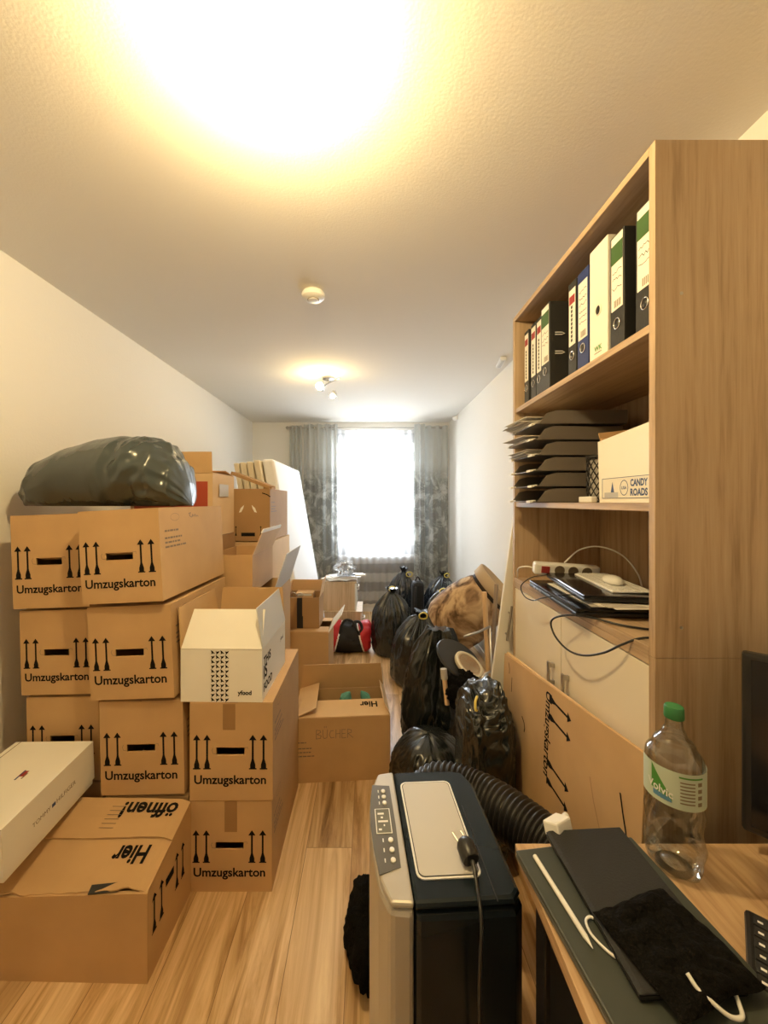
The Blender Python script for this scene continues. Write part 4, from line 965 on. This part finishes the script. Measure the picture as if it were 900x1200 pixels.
m = MB(); m.hexa([(.0095,.02,0),(.018,.02,0),(.018,Lb-.02,0),(.0095,Lb-.02,0),(.0095,.02,hA-.012),(.018,.02,hA-.012),(.018,Lb+.0,hB+.008),(.0095,Lb+.0,hB+.008)], KRAFT2)
m.build('sheet', t)['label'] = 'paler rear layer of the folded box'

# ------------------------------------------------------------------ portable air conditioner
AH = .70
ac = thing('air_conditioner', 'portable black and silver air conditioner with a square control panel on top', 'air conditioner', (.086, .712, 0), (0,0,R(3.0)))
# housing: local x to the right, y away from the viewer
wA, dA = .212, .358
def rounded(pts_xy, z0, z1, m, mat, rnd=.02):
    n = len(pts_xy); m.prism([(x, y, z0) for x, y in pts_xy], (0,0,z1-z0), mat)
m = MB(); foot = [(0,0),(wA-.02,0),(wA,.02),(wA,dA-.06),(wA-.02,dA-.008),(wA-.05,dA),(0,dA)]
rounded(foot, .03, AH-.018, m, NAVY)
m.build('housing', ac, bevel=.012)
m = MB(); rounded([(0,.004),(wA-.022,.004),(wA-.004,.022),(wA-.004,dA-.06),(wA-.022,dA-.012),(wA-.052,dA-.004),(0,dA-.004)], AH-.0178, AH, m, NAVY); m.build('top_cover', ac, bevel=.008)
m = MB()
for x, y in ((.03,.03),(wA-.04,.03),(.03,dA-.04),(wA-.04,dA-.04)): m.lathe([(.018,0),(.02,.012),(.012,.03)], (x, y, 0), BLACK, 14)
m.build('castor', ac)
# silver front shell bulging to the left
sp = [(-.0005,0),(-.046,.006),(-.064,.05),(-.071,.12),(-.074,dA*.5),(-.071,.25),(-.062,dA-.05),(-.044,dA-.006),(-.0005,dA)]
m = MB(); rounded(sp, .02, AH-.012, m, SILVER); m.build('front_shell', ac, bevel=.01)['label'] = 'silver front shell'
m = MB(); rounded([(-.0005,.004),(-.044,.008),(-.060,.05),(-.067,.12),(-.070,dA*.5),(-.067,.25),(-.058,dA-.05),(-.042,dA-.01),(-.0005,dA-.004)], AH-.0118, AH+.001, m, SILVER); m.build('front_trim', ac, bevel=.005)['label'] = 'silver trim around the control panel'
# control panel
cp = [(-.016,.075),(-.061,.060),(-.069,.12),(-.072,dA*.5),(-.069,.25),(-.0605,.305),(-.016,.300),(-.014,dA*.5)]
cpo = MB().prism([(x, y, AH+.0012) for x, y in cp], (0,0,.0012), PANELG).build('control_panel', ac); cpo['label'] = 'dark grey control panel'
m = MB(); z = AH+.0026
m.box(-.060, .155, z, -.024, .225, z+.0006, WHITE); m.box(-.058, .157, z+.0006, -.026, .223, z+.001, LCD)
for k in range(5): m.box(-.054+(k%2)*.012, .163+k*.011, z+.001, -.047+(k%3)*.008, .168+k*.011, z+.0012, WHITE)
m.build('display', cpo)['label'] = 'small framed LCD display'
for k, y in enumerate((.090, .114, .138, .243, .262, .281)):
    x = -.030 if k < 3 else -.034
    MB().lathe([(.006,0),(.006,.002),(.004,.003),(0,.003)], (x, y, z-.0003), WHITE, 18, sx=.9).build('button', cpo, smooth='auto')
m = MB()
for y in (.090, .114, .138, .243, .262, .281): m.box(-.048, y-.004, z-.0002, -.0455, y+.005, z+.0002, WHITE)
m.build('button_marking', cpo)
# pale plate on the cover
def rrect(x0, y0, x1, y1, r, k=6):
    out = []
    for cx, cy, a0 in ((x1-r, y1-r, 0), (x0+r, y1-r, PI/2), (x0+r, y0+r, PI), (x1-r, y0+r, 1.5*PI)):
        for i in range(k+1): a = a0+PI/2*i/k; out.append((cx+math.cos(a)*r, cy+math.sin(a)*r))
    return out
m = MB(); px0, px1, py0, py1 = .018, .140, .052, .306
m.prism([(x, y, AH) for x, y in rrect(px0-.005, py0-.005, px1+.005, py1+.005, .016)], (0,0,.0022), WHITE)
m.prism([(x, y, AH+.0022) for x, y in rrect(px0-.001, py0-.001, px1+.001, py1+.001, .013)], (0,0,.0004), BLACK)
m.prism([(x, y, AH+.0026) for x, y in rrect(px0+.001, py0+.001, px1-.001, py1-.001, .012)], (0,0,.0006), SILVERL)
m.build('top_plate', ac)['label'] = 'pale grey rounded plate'
m = MB(); m.box(.156, .0, AH-.0002, .158, .23, AH+.0006, BLACK); m.build('seam', ac)
# plug with cable lying on the plate
t = thing('power_plug', 'black mains plug with its cable resting on the air conditioner', 'power plug', (.208, .79, AH+.004), (0,0,R(12)))
m = MB(); Mp = Euler((R(-75), 0, 0)).to_matrix()
m.lathe([(0,-.018),(.017,-.018),(.019,-.012),(.019,.010),(.015,.018),(.010,.022),(0,.022)], (0,.01,.0195), BLACK, 24, Mp); m.box(-.011, -.012, .010, .011, .004, .028, BLACK)
m.build('plug_body', t, smooth='auto')
for s_ in (-1, 1): MB().tube([(s_*.0095-.002, .028, .023), (s_*.0095-.008, .046, .030)], .0024, CHROME, 8).build('pin', t, smooth='auto')
m = MB(); m.tube(smooth_path([(0,-.012,.018), (-.004,-.03,.012), (-.012,-.055,.005), (-.022,-.085,.004), (-.03,-.105,-.02), (-.034,-.108,-.06), (-.036,-.109,-.14), (-.03,-.110,-.3), (-.02,-.112,-.5), (0,-.13,-.69), (.06,-.15,-.698)]), lambda s: .0048 if s < .12 else .0034, BLACK, 8); m.build('cord', t, smooth=True)
# exhaust hose
pts = smooth_path([(.15, 1.16, .30), (.15, 1.24, .42), (.22, 1.25, .52), (.34, 1.19, .535), (.44, 1.07, .54), (.505, .96, .53), (.52, .87, .49), (.52, .80, .42), (.49, .72, .30)], 90)
m = MB(); m.tube(pts, lambda s: .066 + .0042*math.sin(s*2*PI*78), HOSE, 28); 
t = tag(m.build('exhaust_hose', smooth=True, origin=(.22, 1.24, .5)), 'thick black corrugated exhaust hose curving behind the air conditioner to the desk', 'hose')

# ------------------------------------------------------------------ desk and its things
DZ = .75
dk = thing('desk', 'oak veneer desk in front of the bookcase with a bottle and laptop on it', 'desk', (.29, -.45, 0))
MB().hexa([(-.0,0,DZ-.026),(.77,0,DZ-.026),(.77,1.237,DZ-.026),(.01,1.237,DZ-.026),(-.0,0,DZ),(.77,0,DZ),(.77,1.237,DZ),(.01,1.237,DZ)], OAKD).build('desk_top', dk, bevel=.0015)
for x, y in ((.06,.05),(.72,.05),(.06,1.19),(.72,1.19)): MB().box(x-.02, y-.02, 0, x+.02, y+.02, DZ-.0265, BLACK).build('leg', dk, bevel=.003)
MB().box(.08, 1.18, .62, .70, 1.20, DZ-.0265, BLACK).build('rail', dk)
MB().box(.05, .071, .04, .07, 1.169, DZ-.0265, BLACK).build('under_desk_shade', dk)['label'] = 'added black sheet for the shade below the desk top'  # made-up black sheet, added to keep the space under the desk dark
t = thing('laptop', 'dark grey closed laptop on the desk under the black sleeve', 'laptop', (.432, .605, DZ), (0,0,R(7)))
MB().box(-.125, -.165, .002, .125, .165, .010, PANELG).build('base', t, bevel=.003)
MB().box(-.125, -.165, .0103, .125, .165, .017, plain('graphite_lid', (.045,.052,.045), .45)).build('lid', t, bevel=.003)
tag(MB().tube([(.318, .735, DZ+.0215), (.338, .60, DZ+.0215)], .0042, WGLOSS, 12).tube([(.338, .60, DZ+.0215), (.3405, .583, DZ+.0215)], lambda s: .0042*(1-s*.85), WHITE, 12).build('stylus', smooth='auto', origin=(.32, .66, DZ+.017)), 'slim white stylus along the edge of the desk laptop', 'stylus')
t = thing('tablet', 'long black tablet in a folded cover lying on the grey laptop', 'tablet', (.442, .655, DZ+.0175), (0,0,R(2)))
MB().box(-.078, -.13, .0, .078, .13, .009, BLACKG).build('tablet_body', t, bevel=.004)
MB().hexa([(-.078,-.13,.0095),(.078,-.13,.0095),(.078,.13,.0095),(-.078,.13,.0095),(-.070,-.13,.013),(.078,-.13,.016),(.078,.13,.016),(-.070,.13,.013)], BLACKM).build('cover', t, bevel=.002)
# rumpled black pouch on it
def cloth(name, label, cat, cx, cy, z0, wx, wy, mat, seed, hgt=.03, rz=0):
    m = MB(); n = 44; vs = []; fs = []; rot_ = Matrix.Rotation(rz, 3, 'Z')
    for j in range(n+1):
        for i in range(n+1):
            u, v = i/n*2-1, j/n*2-1; e = max(0, (1-abs(u)**4)*(1-abs(v)**4))
            k = 1+.10*noise.noise(Vector((u*1.4, v*1.4, seed)))
            p = rot_ @ Vector((u*wx/2*k, v*wy/2*k, 0))
            h = hgt*e**.5*(.35+.5*abs(noise.noise(Vector((u*1.8, v*2.2, seed+3))))*2+.3*(.5-abs(noise.noise(Vector((u*3.5, v*3, seed+9))))))
            vs.append(Vector((cx, cy, z0+max(0,h))) + p)
    for j in range(n):
        for i in range(n): a = j*(n+1)+i; fs.append((a, a+1, a+n+2, a+n+1))
    N0 = len(vs); vs += [Vector((v.x, v.y, z0-.0)) for v in vs]
    for j in range(n):
        for i in range(n): a = N0+j*(n+1)+i; fs.append((a+n+1, a+n+2, a+1, a))
    m.add(vs, fs, mat); return tag(m.build(name, smooth=True, origin=(cx, cy, z0)), label, cat)
cloth('pouch', 'rumpled black fabric pouch with a white cable on the near end of the tablet', 'pouch', .453, .575, DZ+.0345, .15, .14, CLOTHK, 4, .022, R(15))
cable('charging_cable', 'white charging cable with its plug looping out near the desk keyboard', [(.438, .528, DZ+.052), (.443, .517, DZ+.044), (.452, .508, DZ+.040), (.470, .500, DZ+.030), (.488, .502, DZ+.026), (.497, .515, DZ+.026), (.500, .528, DZ+.030), (.494, .545, DZ+.038)], .0028, WGLOSS)
tag(MB().tube([(.4345, .540, DZ+.058), (.4385, .528, DZ+.052)], .0052, WGLOSS, 12).build('cable_plug', smooth='auto', origin=(.436, .535, DZ+.055)), 'small white connector of the charging cable on the black pouch', 'plug') if False else None
cable('charging_cable', 'thin white cable bowing out from under the tablet over the grey laptop', [(.372, .62, DZ+.0235), (.362, .628, DZ+.021), (.352, .622, DZ+.020), (.350, .605, DZ+.020), (.357, .588, DZ+.020), (.368, .574, DZ+.020), (.382, .567, DZ+.022)], .0022, WGLOSS)
t = thing('wall_charger', 'white wall charger lying at the far end of the tablet', 'charger', (.395, .795, DZ+.014), (R(-20), R(8), R(35)))
MB().box(-.026, -.017, 0, .026, .017, .026, WGLOSS).build('charger_body', t, bevel=.004)
MB().tube([(.04, .01, .012), (.055, .012, .012)], .007, WGLOSS, 12).build('pin_block', t, smooth='auto')
# bottle
bt_ = thing('water_bottle', 'clear plastic water bottle with green cap on the desk', 'bottle', (.590, .742, DZ))
m = MB(); vs = []; fs = []; n = 64; nz = 90; Hb = .285
def br_(z):
    pts = [(0,.030),(.004,.040),(.02,.0455),(.05,.047),(.12,.0455),(.135,.046),(.145,.047),(.20,.047),(.212,.046),(.235,.034),(.255,.020),(.268,.0145),(.285,.0135)]
    for a, b in zip(pts[:-1], pts[1:]):
        if z <= b[0]: f = (z-a[0])/(b[0]-a[0]); f = f*f*(3-2*f) if b[0] > .2 or b[0] < .03 else f; return a[1]+(b[1]-a[1])*f
    return pts[-1][1]
for j in range(nz+1):
    z = Hb*j/nz; r = br_(z)
    for i in range(n):
        a = 2*PI*i/n; k = 1
        if .012 < z < .125: k += .055*math.sin(4*a + z*95)*min(1, (z-.012)*60, (.125-z)*60)
        if z < .03: k += .09*math.cos(5*a)*(1-z/.03)
        vs.append((math.cos(a)*r*k, math.sin(a)*r*k, z))
for j in range(nz):
    for i in range(n): fs.append((j*n+i, j*n+(i+1)%n, (j+1)*n+(i+1)%n, (j+1)*n+i))
m.add(vs, fs, PET); m.lathe([(.030,0),(.015,.012),(0,.018)], (0,0,0), PET, 40); m.build('bottle_body', bt_, smooth=True)
m = MB(); m.lathe([(0,.2835),(.0158,.2835),(.0165,.286),(.0160,.303),(.0145,.306),(0,.306)], (0,0,0), CAP, 40); m.build('cap', bt_, smooth='auto')['label'] = 'green screw cap'
m = MB(); vs = []; fs = []
def lab(a, z, e=.0008): r = .0474+e; return Vector((math.cos(a)*r, math.sin(a)*r, z))
K = 40
for k in range(K):
    a0, a1 = R(150)+R(200)*k/K, R(150)+R(200)*(k+1)/K
    m.add([lab(a0,.138), lab(a1,.138), lab(a1,.205), lab(a0,.205)], [(0,1,2,3)], LBL)
# leaf, logo and small print on the label (angles in degrees: 212 faces the viewer)
def lface(pts, mat, e=.0014):   # split along the curve so that no strip cuts through the label
    (a0, z0), (a1, z1), (a2, z2), (a3, z3) = pts; n = max(1, int(abs(a1-a0)/4))
    for k in range(n):
        f, g = k/n, (k+1)/n
        m.add([lab(R(a0+(a1-a0)*f), z0+(z1-z0)*f, e), lab(R(a0+(a1-a0)*g), z0+(z1-z0)*g, e), lab(R(a3+(a2-a3)*g), z3+(z2-z3)*g, e), lab(R(a3+(a2-a3)*f), z3+(z2-z3)*f, e)], [(0,1,2,3)], mat)
for k in range(8):   # green hill in narrow strips so that it follows the curve
    a0, a1 = 188+k*5, 193+k*5; h0, h1 = .204-.006*k, .204-.006*(k+1)
    lface([(a0,.158+.000*k),(a1,.158-.0015*k),(a1,h1),(a0,h0)], LGRN)
for k in range(6): lface([(192+k*6,.147),(198+k*6,.146),(198+k*6,.155),(192+k*6,.156)], LBLUE)
gv, gf, tw = text_geo('Volvic', .02); m.add([lab(R(180+g.x/tw*50), .160+g.y*.02-.006*g.x/tw, .002) for g in gv], gf, WGLOSS)
for k in range(7): lface([(242,.150+.0062*k),(270,.150+.0062*k),(270,.1525+.0062*k),(242,.1525+.0062*k)], INKG)
for k in range(4): lface([(276,.148+.012*k),(286,.148+.012*k),(286,.155+.012*k),(276,.155+.012*k)], INKG)
lface([(240,.196),(288,.196),(288,.199),(240,.199)], LGRN)
m.build('label', bt_)['label'] = 'pale green label with a leaf and white lettering'
# desk keyboard and monitor, turned to the sitter
t = thing('keyboard', 'black keyboard at the desk edge below the monitor', 'keyboard', (.745, .445, DZ), (0,0,R(-43)))
MB().box(-.22, -.075, .004, .22, .075, .016, BLACK).build('base', t, bevel=.008)
for r_ in range(6):
    for q_ in range(2):
        m = MB()
        for k in range(9): m.box(-.21+.21*q_+k*.0232, -.064+r_*.0215, .016, -.19+.21*q_+k*.0232, -.046+r_*.0215, .020, BLACKM)
        if q_ == 0:
            for k in range(3): m.box(-.205+k*.0232, -.058+r_*.0215, .0201, -.1985+k*.0232, -.054+r_*.0215, .0203, WHITE)
        m.build('key_row', t)
t = thing('monitor', 'black monitor standing at the corner of the desk by the bookcase', 'monitor', (.918, .622, DZ-.0), (0,0,R(-43)))
MB().box(-.225, -.012, .045, .225, .012, .40, BLACK).build('housing', t, bevel=.006)
MB().box(-.212, -.0135, .06, .212, -.0121, .388, BLACKG).build('screen', t)
MB().box(-.03, .012, .01, .03, .03, .2, BLACK).build('stand', t, bevel=.004); MB().box(-.1, -.05, 0, .1, .06, .01, BLACK).build('stand_base', t, bevel=.003)

# ------------------------------------------------------------------ curtains
CY = 4.95; RZ = 2.405
t = thing('curtain_rod', 'thin metal curtain rod above the window', 'curtain rod', (0, CY, RZ))
MB().tube([(-1.05, 0, 0), (.93, 0, 0)], .008, STEEL, 12).build('rod', t, smooth='auto')
for x in (-1.05, .93): MB().lathe([(.0,-.02),(.014,-.015),(.02,0),(.014,.015),(0,.02)], (x, 0, 0), STEEL, 16, Euler((0,R(90),0)).to_matrix()).build('finial', t, smooth=True)
for x in (-.98, .90): MB().tube([(x, 0, -.0), (x, .128, 0)], .006, STEEL, 8).build('bracket', t, smooth='auto')
def curtain(name, label, x0, x1, z0, z1, n, amp, mat, y=CY, seed=0, taper=0, rings=False, group=None, swag=0, pinch=None):
    m = MB(); nu, nv = n*10, 44; vs = []; fs = []; og = Vector(((x0+x1)/2, y, z1))
    for j in range(nv+1):
        v = j/nv
        for i in range(nu+1):
            u = i/nu; ph = u*n*2*PI + .7*noise.noise(Vector((u*3, v*1.2, seed)))*min(1, v*3)
            x = x0+(x1-x0)*u + taper*v*(u-.5) + .01*noise.noise(Vector((u*6, v*3, seed+2)))
            if pinch: x += (pinch[0]-x)*pinch[1]*math.sin(min(1, v/pinch[2])*PI/2)**2
            yy = y + amp*math.sin(ph)*(1-.25*v*noise.noise(Vector((u*4, v*2, seed+5)))) + .006*noise.noise(Vector((u*9, v*7, seed)))
            z = z1 + (z0-z1)*v
            if swag and v < .02: z -= swag*abs(math.sin(u*PI*3))
            vs.append(Vector((x, yy, z))-og)
    for j in range(nv):
        for i in range(nu): a = j*(nu+1)+i; fs.append((a, a+nu+1, a+nu+2, a+1))
    m.add(vs, fs, mat)
    t = thing(name, label, 'curtain', tuple(og), group=group)
    m.build('fabric', t, smooth=True)
    if rings:
        for k in range(n):
            u = (k+.5)/n; x = x0+(x1-x0)*u-og.x
            ring = [(x+math.cos(a)*.022, math.copysign(.001,1)-amp*0, -.055+math.sin(a)*.022) for a in [2*PI*q/16 for q in range(17)]]
            MB().tube([(p[0], p[1]-amp*.2-.012, p[2]) for p in ring], .005, CHROME, 6, False).build('eyelet', t, smooth=True)
    return t
curtain('curtain', 'grey satin curtain with tree print and eyelets on the mattress side of the window', -.84, -.40, .40, 2.45, 4, .035, CURT, seed=1, rings=True)
curtain('curtain', 'narrow darker grey curtain bunched at the outer rod end near the mattresses', -1.02, -.86, .40, 2.43, 3, .03, CURT, seed=7)
curtain('curtain', 'grey satin curtain with tree print hanging in the corner by the bin bags', .70, 1.02, .30, 2.43, 3, .03, CURT, seed=3)
curtain('curtain', 'slender gathered curtain length between the sheer and the corner curtain', .58, .72, .45, 2.44, 2, .03, CURT, y=CY-.06, seed=5)
curtain('sheer_curtain', 'sheer white striped net curtain across the bright window', -.42, .62, .12, 2.40, 11, .016, SHEER, y=CY+.05, seed=9, swag=.02)

# ------------------------------------------------------------------ ceiling fittings
WARM = (1, .735, .35)
def globe(name, c, r, power, parent, sz=1.0):
    area = 4*PI*r*r
    m_ = emit(name+'_glow', WARM, power/(PI*area)/1.0)
    o = MB().lathe([(0,-r)]+[(r*math.sin(PI*k/12), -r*math.cos(PI*k/12)*sz) for k in range(1,12)]+[(0,r)], c, m_, 20).build('bulb', parent, smooth=True)
    return o
t = thing('ceiling_lamp', 'dazzling ceiling lamp nearest the viewer', 'lamp', (-.229, .846, H))
MB().lathe([(.028,0),(.028,-.008),(.022,-.012),(0,-.012)], (0,0,0), WHITE, 32).build('ceiling_rose', t, smooth='auto')
MB().tube([(0,0,-.010), (0,0,-.022)], .006, WHITE, 12).build('stem', t, smooth='auto')
MB().lathe([(.010,-.018),(.017,-.026),(.017,-.040)], (0,0,0), WHITE, 24).build('bulb_socket', t, smooth='auto')
globe('near', (0,0,-.080), .044, NEAR_BULB, t, 1.05)
t = thing('ceiling_lamp', 'chrome spot lamp with two lit bulbs on a twisted bar further back', 'lamp', (-.40, 3.20, H))
MB().lathe([(.05,0),(.05,-.015),(.0,-.02)], (.06,.05,0), CHROME, 28).build('ceiling_rose', t, smooth='auto')
MB().tube(smooth_path([(-.01,.25,-.055), (.02,.12,-.05), (.06,.05,-.045), (.10,-.02,-.05), (.17,-.12,-.06)]), .006, CHROME, 10).build('arm', t, smooth=True)
MB().tube([(.06,.05,-.015), (.06,.05,-.045)], .006, CHROME, 10).build('stem', t, smooth=True)
for c_, r_, pw, d_ in (((0,-.06,-.105), .030, FAR_BULB*.7, (-.2,-.4,-.6)), ((.10,.0,-.17), .020, FAR_BULB*.3, (.2,-.3,-.7))):
    MB().lathe([(.012,0),(.022,-.02),(.027,-.045)], (c_[0]+.01, c_[1]+.03, c_[2]+.055), CHROME, 20).build('spot_head', t, smooth='auto')
    globe('far', c_, r_, pw, t)
t = thing('smoke_detector', 'round white smoke detector on the ceiling between the lamps', 'smoke detector', (-.278, 1.93, H))
MB().lathe([(.052,0),(.058,-.008),(.056,-.024),(.044,-.034),(.0,-.036)], (0,0,0), WHITE, 40).build('housing', t, smooth='auto')
MB().lathe([(.026,-.035),(.026,-.039),(.022,-.041),(0,-.041)], (0,0,0), WHITE, 30).build('test_button', t, smooth='auto'); MB().lathe([(.0265,-.0365),(.029,-.0365),(.029,-.0335)], (0,0,0), INKG, 30).build('button_groove', t)
t = thing('ceiling_sensor', 'small oblong white sensor at the ceiling edge near the bookcase', 'sensor', (.985, 2.86, H), (0,0,R(-8)))
MB().box(-.022, -.09, -.026, .022, .09, 0, WHITE).build('housing', t, bevel=.006); MB().box(-.010, -.07, -.0285, .010, .07, -.0265, WCARDG).build('window_strip', t)
t = thing('motion_sensor', 'tiny white motion sensor high on the wall near the curtain', 'sensor', (1.045, 4.62, 2.455))
MB().lathe([(0,-.03),(.018,-.024),(.026,-.005),(.026,.012),(.012,.02),(0,.02)], (-.01,0,0), WHITE, 20).build('dome', t, smooth='auto'); MB().box(0,-.02,-.02,.025,.02,.03,WHITE).build('bracket', t, bevel=.003)
